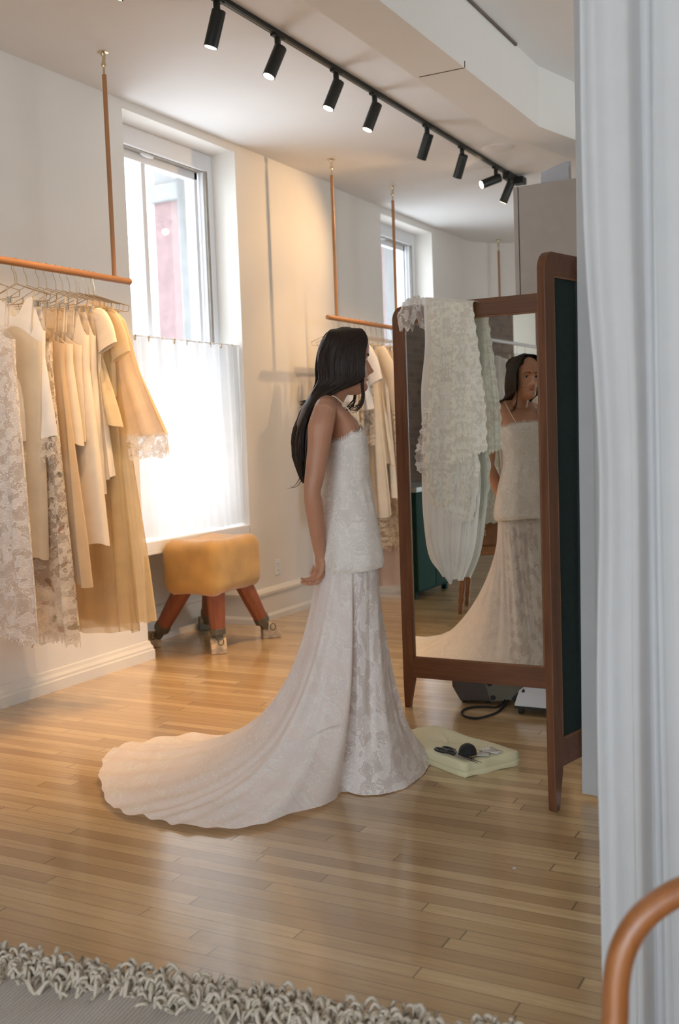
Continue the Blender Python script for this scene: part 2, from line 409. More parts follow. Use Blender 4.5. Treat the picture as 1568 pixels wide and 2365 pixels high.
# ---------------------------------------------------------------- windows in the bays
def window(num, y0, y1, X, deep):
    root = struct(thing(f'window_{num}', '', 'window')); del root['category']; root['label'] = ['tall bay window over the leather stool', 'far bay window behind the second rail'][num - 1]
    X1 = X - .19
    f = MB()   # lining, then casement frame
    f.box((X1 - .15, y0, SILL), (X1, y0 + .045, HEAD)); f.box((X1 - .15, y1 - .06, SILL), (X1, y1, HEAD)); f.box((X1 - .149, y0 + .045, HEAD - .12), (X1 - .001, y1 - .06, HEAD))
    f.box((X1 - .06, y1 - .095, SILL), (X1 - .02, y1 - .06, HEAD - .12))
    f.build('window_frame', SASH, root, smooth=False, bevel=.006)
    zt = HEAD - .125; s = MB()
    def rail(a, b, c, d, dx=0.0): s.box((X1 - .115 - dx, a, c), (X1 - .065 - dx, b, d))
    ya, yb = y0 + .045, y1 - .095; zm = 1.985
    rail(ya, yb, zt - .055, zt); rail(ya, yb, zm - .035, zm + .045); rail(yb - .04, yb, SILL, zt); rail(ya, ya + .05, SILL, zt)
    rail(ya + .455, ya + .50, zm, zt, .01); rail(ya, yb, SILL, SILL + .07)
    s.build('sash', SASH, root, smooth=False, bevel=.005)
    g = MB().box((X1 - .092, ya, SILL), (X1 - .088, yb, zt)); g.build('window_pane', GLASS, root, smooth=False)
    k = MB().box((X1 - .155, ya, zt - .002), (X1 - .02, y1 - .03, zt + .02)); k.box((X1 - .03, y1 - .085, SILL), (X1 - .005, y1 - .055, zt)); k.build('weather_strip', IRON2, root, smooth=False)
    c = MB().ball((X1 - .045, (ya+yb)/2 - .05, zt + .0), (.02, .075, .022), 12, 8); c.build('window_catch', SASH, root)
    w = MB().box((X - .34, y0 + .001, SILL - .065), (X - .002, y1 - .001, SILL)); w.box((X - .06, y0 + .001, SILL - .085), (X - .002, y1 - .001, SILL - .06)); w.build('window_sill', SASH, root, smooth=False, bevel=.006)
IRON2 = plain('grey_weather_strip', (.33, .30, .26), .7)
window(1, *WINS[0], True); window(2, *WINS[1], True)

# outside: the exterior reveal, a pale stone pier with moulded cap, a brick neighbour and a low roof
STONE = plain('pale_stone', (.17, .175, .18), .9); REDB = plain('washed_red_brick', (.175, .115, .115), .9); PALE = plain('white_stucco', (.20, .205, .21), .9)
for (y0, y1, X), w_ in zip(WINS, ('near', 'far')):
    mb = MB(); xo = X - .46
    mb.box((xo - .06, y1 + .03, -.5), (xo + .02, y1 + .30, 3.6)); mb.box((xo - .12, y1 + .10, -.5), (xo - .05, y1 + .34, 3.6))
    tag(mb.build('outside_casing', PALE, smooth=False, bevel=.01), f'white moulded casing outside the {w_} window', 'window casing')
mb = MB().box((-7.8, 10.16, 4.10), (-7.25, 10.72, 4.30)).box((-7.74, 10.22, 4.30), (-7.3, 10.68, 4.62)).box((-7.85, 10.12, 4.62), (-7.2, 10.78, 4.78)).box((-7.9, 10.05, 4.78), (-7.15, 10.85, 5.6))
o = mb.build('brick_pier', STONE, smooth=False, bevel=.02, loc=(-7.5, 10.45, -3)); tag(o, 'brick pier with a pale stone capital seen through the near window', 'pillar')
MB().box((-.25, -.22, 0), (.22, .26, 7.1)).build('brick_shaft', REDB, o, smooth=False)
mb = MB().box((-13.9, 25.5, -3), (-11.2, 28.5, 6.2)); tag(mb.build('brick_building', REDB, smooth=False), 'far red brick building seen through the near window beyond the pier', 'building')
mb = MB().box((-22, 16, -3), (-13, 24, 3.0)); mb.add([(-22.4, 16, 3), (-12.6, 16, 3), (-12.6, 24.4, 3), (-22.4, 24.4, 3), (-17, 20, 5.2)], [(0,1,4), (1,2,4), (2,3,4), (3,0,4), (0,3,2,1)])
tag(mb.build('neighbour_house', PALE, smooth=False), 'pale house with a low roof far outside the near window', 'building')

# cafe curtains on brass rods
def cafe(y0, y1, X, label, zt=1.985, zb=.735, drift=.02):
    root = thing('cafe_curtain', label, 'curtain', (X, (y0+y1)/2, zt))
    n = 220; P = []; U = []; L = y1 - y0
    for j in range(26):
        t = j / 25; z = zt - t * (zt - zb); row = []; ur = []
        for i in range(n + 1):
            s_ = i / n; y = y0 + L * s_ * (1 - .0 * t) + (drift * t * t * s_)
            amp = .006 + .010 * math.sin(PI * min(1, t * 1.3 + .15))
            d = amp * (math.sin(s_ * 96 + .8 * math.sin(s_ * 11 + t)) + .6 * math.sin(s_ * 41 + 2.0 + t * 1.5)) + .02 * t * math.sin(s_ * 9 + 1)
            yy = y + .004 * math.sin(s_ * 130 + 1.0)
            zz = z + (.006 * math.sin(s_ * 23) if j == 25 else 0) - (0.0 if j else .004 * abs(math.sin(s_ * 48)))
            row.append((d, yy - (y0+y1)/2, zz - zt)); ur.append((s_ * L * 1.6, t * 1.25))
        P.append(row); U.append(ur)
    MB().grid(P, U).build('curtain_panel', CAFE, root, smooth='all')
    MB().tube([(0, -L/2 - .005, .004), (0, L/2 + .005, .004)], .0045, 8).build('rod', SASH, root)
    for i in range(9):
        y = -L/2 + L * (i + .5) / 9
        MB().lathe([(.010, -.003), (.0125, 0), (.010, .003)], (0, y, 0), 10, (0, 1, 0)).box((-.004, y - .004, -.025), (.004, y + .004, -.008)).build('clip_ring', BRASS, root)
CAFE = cloth('cafe_voile', (.74, .75, .76), transl=.24, alpha=.975, weave=500, var=.02)
cafe(5.155, 6.355, XW - .045, 'sheer white cafe curtain over the lower half of the near window')
cafe(8.84, 10.01, XW2 - .045, 'sheer white cafe curtain over the lower half of the far window')

# wall outlet
p = onX(640, 1309, XW); root = thing('wall_outlet', 'white wall socket low on the wall right of the leather stool', 'socket', (XW, p[1], p[2]))
MB().box((0, -.036, -.058), (.006, .036, .058)).build('cover_plate', SASH, root, smooth=False, bevel=.003)
for dz in (-.024, .024):
    q = MB().box((.005, -.017, dz - .015), (.009, .017, dz + .015)).build('socket', SASH, root, smooth=False, bevel=.004)
    MB().box((.0085, -.008, dz - .004), (.0095, -.005, dz + .006)).box((.0085, .005, dz - .004), (.0095, .008, dz + .006)).build('slot', RUBBER, q, smooth=False)

# grey cupboard beyond the mirror, with a box standing on it
GREY = plain('taupe_laminate', (.33, .295, .265), .55, var=.04); GREY2 = plain('light_grey_board', (.44, .44, .46), .5, var=.04)
CY0 = 6.3; a = onY(1187, 428, CY0); b = onY(1335, 415, CY0); CZ = (a[2] + b[2]) / 2
root = thing('cupboard', 'tall taupe cupboard standing behind the folding mirror', 'cupboard', (a[0], CY0, 0))
MB().box((0, 0, .0), (.95, .6, CZ)).build('carcass', GREY, root, smooth=False, bevel=.004)
MB().box((.034, -.02, .06), (.95, -.002, CZ - .004)).build('door', GREY, root, smooth=False, bevel=.003)
MB().box((.0, -.02, .06), (.028, -.002, CZ - .004)).build('door', GREY, root, smooth=False, bevel=.002)
a2 = onY(1251, 392, CY0 + .15); b2 = onY(1317, 372, CY0 + .15); x0, x1 = a2[0], b2[0]
mb = MB(); z0 = CZ; z1 = b2[2]
zl = onY(1251, 400, CY0 + .15)[2]; pf = [(x0, z0), (x1, z0), (x1, z1), (x1 - .012, z1), (x0, zl)]
mb.loft([[(x, CY0 + .12, z) for x, z in pf], [(x, CY0 + .17, z) for x, z in pf]]); o = mb.build('display_board', GREY2, smooth=False, bevel=.006, loc=(x0, CY0 + .12, z0))
tag(o, 'light grey board leaning on top of the taupe cupboard', 'board')

# ---------------------------------------------------------------- track lighting
XT = -2.78
root = thing('track_rail', 'black lighting track running along the white ceiling', 'lighting track', (XT, 5.5, ZC))
MB().box((-.017, -3.2, -.022), (.017, 2.95, -.001)).build('rail', BLACK, root, smooth=False, bevel=.002)
MB().box((-.006, -3.18, -.0235), (.006, 2.9, -.0215)).build('groove', plain('track_groove', (.10, .085, .06), .4, .6), root, smooth=False)
MB().box((-.03, 2.75, -.06), (.03, 3.0, -.002)).box((.0, 2.9, -.075), (.09, 3.0, -.02)).build('feed_box', BLACK, root, smooth=False, bevel=.005)
LENS = emit('lit_lens', (1.0, .74, .48), 22); LENSOFF = plain('dark_lens', (.06, .05, .045), .2)
def spot(ytrack, d, label, lit=True, L=.165, power=1.0):
    root = thing('track_spotlight', label, 'spotlight', (XT, ytrack, ZC - .022), group='spotlights on the ceiling track')
    d = np.array(d, float); d /= np.linalg.norm(d)
    MB().box((-.016, -.045, -.012), (.016, .045, 0)).lathe([(.016, 0), (.016, .04), (.011, .048)], (0, 0, -.055), 12).build('adapter', BLACK, root, bevel=.002)
    MB().tube([(0, 0, -.05), (0, 0, -.085)], .006, 8).build('stem', BLACK, root)
    piv = np.array([0, 0, -.088]); top = piv - d * .035
    b = MB(); r = .033
    b.lathe([(.0, 0), (r*.96, 0), (r, .004), (r, L), (r*.9, L), (r*.88, L - .003), (0, L - .003)], top, 24, d); b.build('lamp_body', BLACK, root)
    l = MB().lathe([(0, 0), (r*.84, 0), (r*.84, .002), (0, .002)], top + d * (L - .0015), 20, d); l.build('lens', LENS if lit else LENSOFF, root)
    if lit:
        ld = bpy.data.lights.new('spot_beam', 'SPOT'); ld.energy = SPOT_W * power; ld.color = (1.0, .62, .30); ld.spot_size = math.radians(74); ld.spot_blend = .75; ld.shadow_soft_size = .022
        lo = bpy.data.objects.new('spot_beam', ld); COL.objects.link(lo); lo.parent = root
        lo.location = tuple(top + d * (L + .004)); lo.rotation_mode = 'QUATERNION'; lo.rotation_quaternion = Vector(d).to_track_quat('-Z', 'Y')
    return root
def ty(x, y): return onX(x, y, XT)[1]
yt = lambda x: onZ(x, .612 * (x - 520), ZC)[1]
spot(3.15, (-.42, .1, -.9), 'black spotlight above the near rail, out of the frame to the left', power=.75)
spot(yt(350) if False else 3.55, (-.45, .05, -.88), 'black spotlight whose rim just shows at the top edge of the photo', power=.75)
spot(yt(497), (-.28, -.05, -.9), 'black spotlight nearest the camera on the track, top left', power=.8)
spot(yt(638), (-.26, -.30, -.86), 'lit black spotlight second from the left, pointing down at the near window')
spot(yt(773), (-.28, -.26, -.86), 'lit black spotlight third from the left on the track', power=1.5)
spot(yt(862), (-.30, -.20, -.86), 'lit black spotlight at the middle of the track', power=1.6)
spot(yt(983), (-.45, .22, -.86), 'black spotlight just past the middle of the track with its lens hidden', power=.6)
spot(yt(1064), (-.45, .3, -.86), 'black spotlight third from the far end of the track', power=.5)
spot(yt(1142), (-.72, -.62, -.35), 'black spotlight turned almost level, glowing toward the camera', power=1.1)
spot(8.33, (-.45, .05, -.88), 'black spotlight half hidden by the edge of the taupe cupboard', power=.5)

# ---------------------------------------------------------------- hanging rails
def rail(name, label, X, y0, y1, z, rods, hook_z=ZC, mat=TEAK, maty=TEAKY, axis='Y'):
    root = thing(name, label, 'clothes rail', (X, (y0+y1)/2, z)); L = y1 - y0
    if axis == 'Y': MB().tube([(0, -L/2, 0), (0, -L/2 + .004, 0), (0, L/2 - .004, 0), (0, L/2, 0)], [.015, .018, .018, .015], 14).build('bar', maty, root)
    for y in rods:
        yy = y - (y0+y1)/2
        MB().tube([(0, yy, .01), (0, yy, hook_z - z - .115)], .012, 12).build('hanging_rod', mat, root)
        e = MB().tube([(0, yy, hook_z - z - .12), (0, yy, hook_z - z - .055)], .006, 8)
        e.lathe([(.011, 0), (.014, .01), (.011, .02)], (0, yy, hook_z - z - .075), 10); e.tube([(0, yy, hook_z - z - .06), (.004, yy, hook_z - z - .02)], .009, 8)
        e.lathe([(.012, -.02), (.014, -.008), (.03, -.004), (.03, 0), (0, 0)], (0, yy, hook_z - z), 14)
        e.build('ceiling_fixing', BRASS, root)
    return root
RZ = 2.205; XR1, XR2 = -3.69, -3.745
rail('clothes_rail', 'wooden rail hung from the ceiling left of the near window', XR1, 2.75, 4.63, RZ, [2.95, 4.50])
rail('clothes_rail', 'wooden rail hung from the ceiling behind the woman', XR2, 6.97, 8.62, RZ, [7.117, 8.192])
rail('clothes_rail', 'far wooden rail whose single rod shows above the folding mirror', -3.87, 10.35, 11.3, RZ, [11.18])
PALEWOOD = wood('weathered_rod', (.20, .17, .15), (.34, .29, .27), .6); PALEWOODY = wood('weathered_rod_y', (.30, .26, .25), (.42, .37, .36), .6, 'Y'); DKROD = wood('dark_rod', (.045, .03, .02), (.08, .05, .035), .5)
rail('clothes_rail', 'greyish rail seen only in the mirror behind the reflected woman', XR1, -2.2, .1, RZ, [-2.0, -.1], mat=DKROD, maty=PALEWOODY)

# ---------------------------------------------------------------- garments
IVORY = cloth('ivory_crepe', (.80, .69, .54), .18); IVORY2 = cloth('warm_cream_wool', (.80, .69, .55), .1); WHITE = cloth('white_satin', (.82, .79, .76), .15, rough=.5)
OCHRE = cloth('honey_tulle', (.74, .56, .30), .35, alpha=.55, weave=400, gauze=.5); OCHRES = cloth('honey_organza', (.74, .60, .38), .3, alpha=.86, gauze=.3); PEACH = cloth('peach_net', (.86, .66, .42), .4, alpha=.72, weave=500, gauze=.4)
TAUPE = cloth('taupe_cream_satin', (.56, .41, .26), .12, rough=.5); BEIGE = cloth('beige_slip', (.66, .58, .46), .2); PINKT = cloth('blush_tulle', (.62, .44, .34), .35, alpha=.85)
LACEW = cloth('white_guipure', (.80, .77, .76), .2, lace=(.42, 40), var=.1); LACEF = cloth('floral_guipure', (.74, .66, .56), .2, lace=(.40, 46), floral=(12, .85), var=.15); LACEC = cloth('cream_lace', (.78, .66, .48), .2, lace=(.3, 60)); LACEH = cloth('hem_lace', (.86, .76, .64), .2, lace=(.12, 60))

def hanger(loc, rz, label, group):
    root = thing('clothes_hanger', label, 'hanger', loc, rz, group)
    a = [(0, .020*math.cos(t), -.001 + .0215*math.sin(t)) for t in np.linspace(-.5, PI + .15, 12)]
    pts = a[::1] + [(0, -.018, -.035), (0, -.004, -.055), (0, 0, -.075), (0, 0, -.10)]
    m = MB().tube([(p[0], p[1], p[2]) for p in pts], .0018, 6)
    m.tube([(-.185, 0, -.165), (-.10, 0, -.137), (0, 0, -.10), (.10, 0, -.137), (.185, 0, -.165)], .0022, 6)
    m.tube([(-.185, 0, -.165), (-.178, 0, -.192), (0, 0, -.196), (.178, 0, -.192), (.185, 0, -.165)], .0018, 6)
    m.build('wire_frame', BRASS, root)
    for s_ in (-1, 1):
        MB().box((s_*.115 - .009, -.006, -.215), (s_*.115 + .009, .006, -.186)).build('clip', STEEL, root, smooth=False, bevel=.002)
    return root

def body_mesh(tab, bottom, top_fn, th=.03, folds=9, amp=.018, seed=0, jag=0.0, n=72, m=34, skew=0.0, hemtilt=0.0):
    """garment body: tab rows (z, half width, thickness factor)"""
    r = random.Random(seed); ph = [r.uniform(0, 6.28) for _ in range(6)]; P = []; U = []
    for j in range(m + 1):
        t = j / m; row = []; ur = []
        for k in range(n):
            a = 2*PI*k/n; c, s_ = math.cos(a), math.sin(a)
            hw0 = lerp_tab(tab, -top_fn(0))[0]
            zt = top_fn(c)
            jg = jag * (abs(math.sin(a*17+ph[0])) + .6*math.sin(a*41+ph[1])) * (1 if t == 1 else 0)
            zb = bottom + hemtilt * c - jg + .01*math.sin(3*a+ph[2])
            z = zt + (zb - zt) * t
            hw, tf = lerp_tab(tab, -z)
            g = min(1, max(0, t*1.25)) ** 1.2
            f = amp * g * (math.sin(folds*a + ph[3] + t*.6) + .55*math.sin((folds*2+1)*a + ph[4]))
            x = hw * np.sign(c) * abs(c)**.85 + f*.35*c + skew * t * c
            y = (th*tf) * np.sign(s_) * abs(s_)**.7 + f * (.9 if s_ < 0 else .6) * abs(s_)**.5 + (f*.8)*(1-abs(s_))
            row.append((x, y, z)); ur.append((a / (2*PI) * hw * 4.4 , z))
        P.append(row); U.append(ur)
    return MB().loft(P, cap=False, uvs=U)

def garment(loc, rz, kind, mat, bottom, hw, label, cat, group, seed=0, folds=9, amp=.016, lace=None, extra=None, name='dress', th=.03, hem=None, waist=None):
    root = thing(name, label, cat, loc, rz, group)
    sh = -.17; B = -bottom
    if kind == 'tank':
        top = lambda c: sh + .0 - .085*math.exp(-(c/.28)**2) - .16*max(0, (abs(c)-.68)/.32)**.8
        w0 = .145
    elif kind == 'strap':
        top = lambda c: sh - .16 + .03*math.cos(c*3) - .02*abs(c)
        w0 = .14
    elif kind == 'sleeve':
        top = lambda c: sh + .02 - .06*math.exp(-(c/.3)**2) - .05*abs(c)**3
        w0 = .130
    else:
        top = lambda c: sh + .05 - .06*abs(c)
        w0 = .10
    wz = waist if waist else w0*.92
    mid = min(.50, B*.55)
    tab = [(0, w0*.8, 1), (.19, w0, 1), (.33, w0*.97, 1.1), (max(mid, .36), wz, 1.0), (max(B, mid+.05), hw, 1.5), (3, hw, 1.5)]
    if kind == 'cape': tab = [(0, .05, .8), (.16, .09, 1), (.24, .16, 1), (.5, hw*.62, 1.1), (max(B, .6), hw, 1.3), (3, hw, 1.3)]
    body_mesh(tab, bottom, top, th, folds, amp, seed, hem if hem else 0).build('body' if kind != 'cape' else 'cape', mat, root, smooth='all')
    if kind == 'strap':
        for s_ in (-1, 1):
            MB().tube([(s_*.095, -.012, sh - .15), (s_*.105, -.006, sh - .05), (s_*.11, 0, -.14), (s_*.105, .008, sh - .06), (s_*.09, .014, sh - .15)], .004, 6).build('strap', mat, root)
    if kind == 'sleeve':
        for s_ in (-1, 1):
            e = extra or .24; pts = [(s_*.075, 0, sh - .035), (s_*.120, -.004, sh - .06), (s_*(.130 + e*.18), -.012, sh - .06 - e*.45), (s_*(.135 + e*.28), -.02, sh - .06 - e)]
            P = crom(pts, 5); mbs = MB(); rings = []
            for i, p in enumerate(P):
                t = i/(len(P)-1); rr = .050 + .010*t
                rings.append([(p[0] + rr*math.cos(a)*(.9), p[1] + rr*.42*math.sin(a) , p[2] + rr*math.cos(a)*.45*s_ ) for a in np.linspace(0, 2*PI, 20, endpoint=False)])
            mbs.loft(rings, cap=False, uvs=[[(k*.012, i*.03) for k in range(20)] for i in range(len(P))]).build('sleeve', mat, root, smooth='all')
    if lace:
        ztop = bottom + .005; zb = bottom - lace[1]
        tb = [(0, hw, 1.5), (-bottom, hw, 1.5), (-zb, hw*1.02, 1.6), (3, hw, 1.6)]
        body_mesh(tb, zb, lambda c: ztop, th, folds, amp, seed, .018, m=6).build('lace_hem', lace[0], root, smooth='all')
    return root

G1 = 'clothes hanging on the near rail'; HG1 = 'wire hangers on the near rail'
near = [
 (4.336, .30, 'cape', PEACH, -.83, .36, 'peach net cape with frayed lace edge, rightmost on the near rail', 'cape', dict(folds=7, amp=.02, lace=(LACEH, .10), name='net_cape', th=.04)),
 (4.325, .10, 'strap', OCHRE, -1.80, .26, 'long sheer honey tulle gown under the net cape at the end of the near rail', 'gown', dict(folds=6, amp=.02, name='tulle_gown', th=.03)),
 (4.290, .10, 'sleeve', OCHRES, -.62, .13, 'honey organza blouse with narrow elbow sleeves on the near rail', 'blouse', dict(extra=.20, name='blouse')),
 (4.264, .12, 'strap', OCHRE, -1.84, .20, 'longest sheer honey tulle gown with uneven hem on the near rail', 'gown', dict(folds=5, amp=.022, name='tulle_gown', th=.03)),
 (4.222, .10, 'tank', OCHRES, -.78, .20, 'sleeveless honey peplum top flaring at the hem', 'top', dict(folds=5, amp=.02, name='peplum_top', waist=.11)),
 (4.199, .12, 'sleeve', IVORY2, -1.04, .17, 'cream short-sleeved jacket with square elbow cuffs', 'jacket', dict(extra=.16, folds=4, amp=.012, name='jacket')),
 (4.150, .06, 'tank', IVORY2, -1.13, .14, 'plain cream sleeveless tunic beside the short-sleeved jacket', 'tunic', dict(folds=3, amp=.014, name='tunic')),
 (4.099, .04, 'tank', IVORY2, -1.37, .19, 'long cream coat fastened with one pale button', 'coat', dict(folds=2, amp=.008, name='coat', th=.04)),
 (4.050, .06, 'strap', IVORY, -.845, .135, 'cream strapped top with straight hem, next to the buttoned coat', 'top', dict(folds=4, amp=.009, name='strap_top')),
 (3.986, .03, 'strap', IVORY, -.865, .155, 'wider cream strapped top with vertical seams', 'top', dict(folds=4, amp=.009, name='strap_top')),
 (3.933, .0, 'strap', TAUPE, -1.55, .22, 'dark taupe satin dress showing below the cream tops', 'dress', dict(folds=5, amp=.018, name='dress')),
 (3.853, .0, 'strap', LACEF, -1.80, .19, 'floral guipure lace gown with small coloured flowers at its hem', 'gown', dict(folds=4, amp=.02, name='lace_gown', hem=.03)),
 (3.775, .05, 'strap', BEIGE, -1.40, .085, 'narrow beige slip between the two lace gowns', 'slip', dict(folds=3, amp=.01, name='slip')),
 (3.788, .10, 'tank', WHITE, -.83, .185, 'white sleeveless top with scalloped lace hem', 'top', dict(folds=3, amp=.012, lace=(LACEH, .09), name='lace_hem_top')),
 (3.610, .0, 'strap', LACEW, -1.74, .165, 'white leafy lace gown at the left edge of the photo', 'gown', dict(folds=4, amp=.02, name='lace_gown', hem=.03)),
]
for i, (y, rz, kd, mt, bt, hw, lab, cat, kw) in enumerate(near):
    rz = rz + .02 * math.sin(i * 5)
    garment((XR1, y, RZ), rz, kd, mt, bt, hw, lab, cat, G1, seed=i + 3, **kw)
    hanger((XR1, y, RZ), rz, 'thin wire hanger holding the ' + ' '.join(lab.split()[:8]), HG1)
# the coat's button
for o in [o for o in COL.objects if o.name.startswith('coat')][:1]:
    MB().lathe([(0, 0), (.011, .001), (.012, .003), (.006, .006), (0, .006)], (.055, -.052, -.58), 12, (0, -1, 0)).build('button', BEIGE, o)

G2 = 'clothes hanging on the rail behind the woman'; HG2 = 'wire hangers on the rail behind the woman'
far = [(7.06, 'tank', WHITE, -.62, .14, 'white sleeveless top leftmost on the far rail', 'top', {}), (7.14, 'strap', IVORY, -1.5, .16, 'cream dress just behind the woman\'s hair', 'dress', {}),
 (7.22, 'strap', LACEC, -1.2, .15, 'short cream lace dress on the far rail behind her shoulder', 'dress', {}), (7.33, 'sleeve', WHITE, -.68, .17, 'white boxy top with square sleeves seen before her face', 'top', dict(extra=.25)),
 (7.42, 'strap', LACEF, -.95, .12, 'patterned lace slip beyond the white boxy top', 'slip', {}), (7.50, 'strap', IVORY, -1.52, .20, 'long cream bias-cut dress flaring below the white top', 'dress', dict(amp=.026, folds=5)),
 (7.60, 'sleeve', IVORY, -1.12, .20, 'cream mid-length coat on the far rail', 'coat', dict(extra=.45)), (7.70, 'strap', IVORY2, -1.40, .17, 'warm cream midi dress on the far rail', 'dress', {}),
 (7.80, 'strap', LACEC, -1.78, .26, 'cream gown with ruffled lace edge hanging low on the far rail', 'gown', dict(hem=.05, folds=6, amp=.035)), (7.90, 'sleeve', IVORY, -.9, .16, 'short cream jacket with rounded shoulders on the far rail', 'jacket', dict(extra=.3)),
 (7.99, 'strap', PINKT, -2.12, .25, 'blush tulle gown reaching the floor by the mirror\'s left post', 'gown', dict(folds=6, amp=.03, th=.09)), (8.10, 'sleeve', IVORY2, -.8, .17, 'warm cream short jacket beside the mirror\'s left post', 'jacket', dict(extra=.25)),
 (8.22, 'strap', IVORY, -1.3, .17, 'cream dress at the far end of the rail behind the mirror\'s post', 'dress', {})]
for i, (y, kd, mt, bt, hw, lab, cat, kw) in enumerate(far):
    garment((XR2, y, RZ), .1, kd, mt, bt, hw, lab, cat, G2, seed=i + 40, name=cat, **kw); hanger((XR2, y, RZ), .1, 'thin wire hanger holding the ' + ' '.join(lab.split()[:9]), HG2)
G3 = 'clothes seen in the mirror behind the reflected woman'; HG3 = 'wire hangers seen in the mirror'
for i, (y, kd, mt, bt, hw, lab, cat) in enumerate([(-.35, 'strap', IVORY, -1.3, .18, 'cream dress seen only in the mirror, nearest the lace veil', 'dress'), (-.6, 'sleeve', WHITE, -.8, .18, 'white blouse seen only in the mirror left of her reflected hair', 'blouse'),
  (-.85, 'strap', IVORY, -1.6, .2, 'long cream gown seen only in the mirror', 'gown'), (-1.1, 'tank', IVORY2, -.95, .17, 'cream sleeveless top seen only in the mirror', 'top'), (-1.35, 'strap', IVORY2, -1.4, .19, 'warm cream dress seen only in the mirror beside her reflected hair', 'dress'), (-1.6, 'strap', BEIGE, -1.2, .16, 'beige dress seen only in the mirror behind her reflected head', 'dress')]):
    garment((XR1, y, RZ), 0, kd, mt, bt, hw, lab, cat, G3, seed=i + 70, name=cat); hanger((XR1, y, RZ), 0, 'thin wire hanger holding the ' + ' '.join(lab.split()[:9]), HG3)

# ---------------------------------------------------------------- leather-topped stool on splayed legs
LEA = plain('mustard_suede', (.46, .255, .066), .78, var=.22, scale=5, bump=.2, Sheen_Weight=.4); LEGW = wood('red_stained_wood', (.20, .05, .02), (.33, .10, .035), .45)
root = thing('stool', 'tan suede vaulting stool on four splayed wooden legs below the near window', 'stool', (-4.02, 5.74, 0), 0)
def P_(x, y, z): return (x, y, z)
hx, hy, zt, zb = .205, .285, .700, .385
mb = MB(); N = 24; rings = []
def rr_ring(hx, hy, z, r, sag):
    out = []
    for k in range(48):
        a = 2*PI*k/48; c, s_ = math.cos(a), math.sin(a); e = .24
        x = hx*np.sign(c)*abs(c)**e; y = hy*np.sign(s_)*abs(s_)**e
        out.append((x, y, z + sag*((x/hx)**2 + (y/hy)**2 - .8)))
    return out
for i in range(17):
    t = i/16; z = zb + (zt - zb)*t; ins = .040*(abs(2*t - 1)**7); b = .004*math.sin(PI*t)
    rings.append(rr_ring(hx - ins + b, hy - ins + b, z + (0), .06, .03*(t - .5) * 1.2))
for q in (.75, .45, .15): rings.append(rr_ring((hx-.040)*q, (hy-.040)*q, zt + .004 - .014*(1-q), .05, .018*q))
rings.insert(0, rr_ring((hx-.055)*.5, (hy-.055)*.5, zb - .004, .05, -.01))
rings = [[(p[0] + .11, p[1] - .14, p[2]) for p in r] for r in rings]; mb.loft(rings); mb.build('padded_seat', LEA, root, smooth='all')
feet = {(-1, -1): (-4.33, 5.47), (1, -1): (-3.79, 5.45), (1, 1): (-3.74, 5.99), (-1, 1): (-4.34, 6.10)}
for (sx, sy), (fx, fy) in feet.items():
    f = np.array([fx + 4.02, fy - 5.74, 0]); t = np.array([sx*.115 + .11, sy*.15 - .14, .42]); d = f - t
    ax = d/np.linalg.norm(d); L = np.linalg.norm(d)
    u = np.cross(ax, (0, 0, 1)); u /= np.linalg.norm(u); v = np.cross(ax, u)
    def sq(p, r): return [p + (u*math.cos(a)+v*math.sin(a))*r for a in np.linspace(PI/8, 2*PI+PI/8, 8, endpoint=False)]
    leg = MB().loft([sq(t, .062), sq(t + ax*L*.35, .056), sq(t + ax*L*.66, .048)]).build('leg', LEGW, root, smooth=False, bevel=.003)
    MB().loft([sq(t + ax*L*.63, .053), sq(t + ax*L*.72, .052), sq(t + ax*L*.73, .034), sq(t + ax*L*.84, .030)]).build('metal_ferrule', IRON, leg, smooth=False, bevel=.002)
    out = np.array([f[0], f[1], 0]); out /= np.linalg.norm(out); sd = np.array([-out[1], out[0], 0]); c = f
    prof = [(-.058, 0), (.065, 0), (.065, .035), (.02, .095), (-.04, .095), (-.058, .055)]
    MB().loft([[c + out*a + sd*w_ + np.array([0, 0, z]) for a, z in prof] for w_ in (-.050, .050)]).build('foot_block', plain('scuffed_wood_block', (.46, .34, .22), .8, var=.3, scale=30) if (sx, sy) != (-1, 1) else IRON, leg, smooth=False, bevel=.008)
    rc = c + np.array([0, 0, .080]) + np.array([.050, -.045, 0])
    MB().tube([rc + np.array([.018*math.cos(a)*.8, .018*math.cos(a)*.6, .022*math.sin(a)]) for a in np.linspace(0, 2*PI, 17)], .004, 6, cap=False).build('ring', IRON, leg)

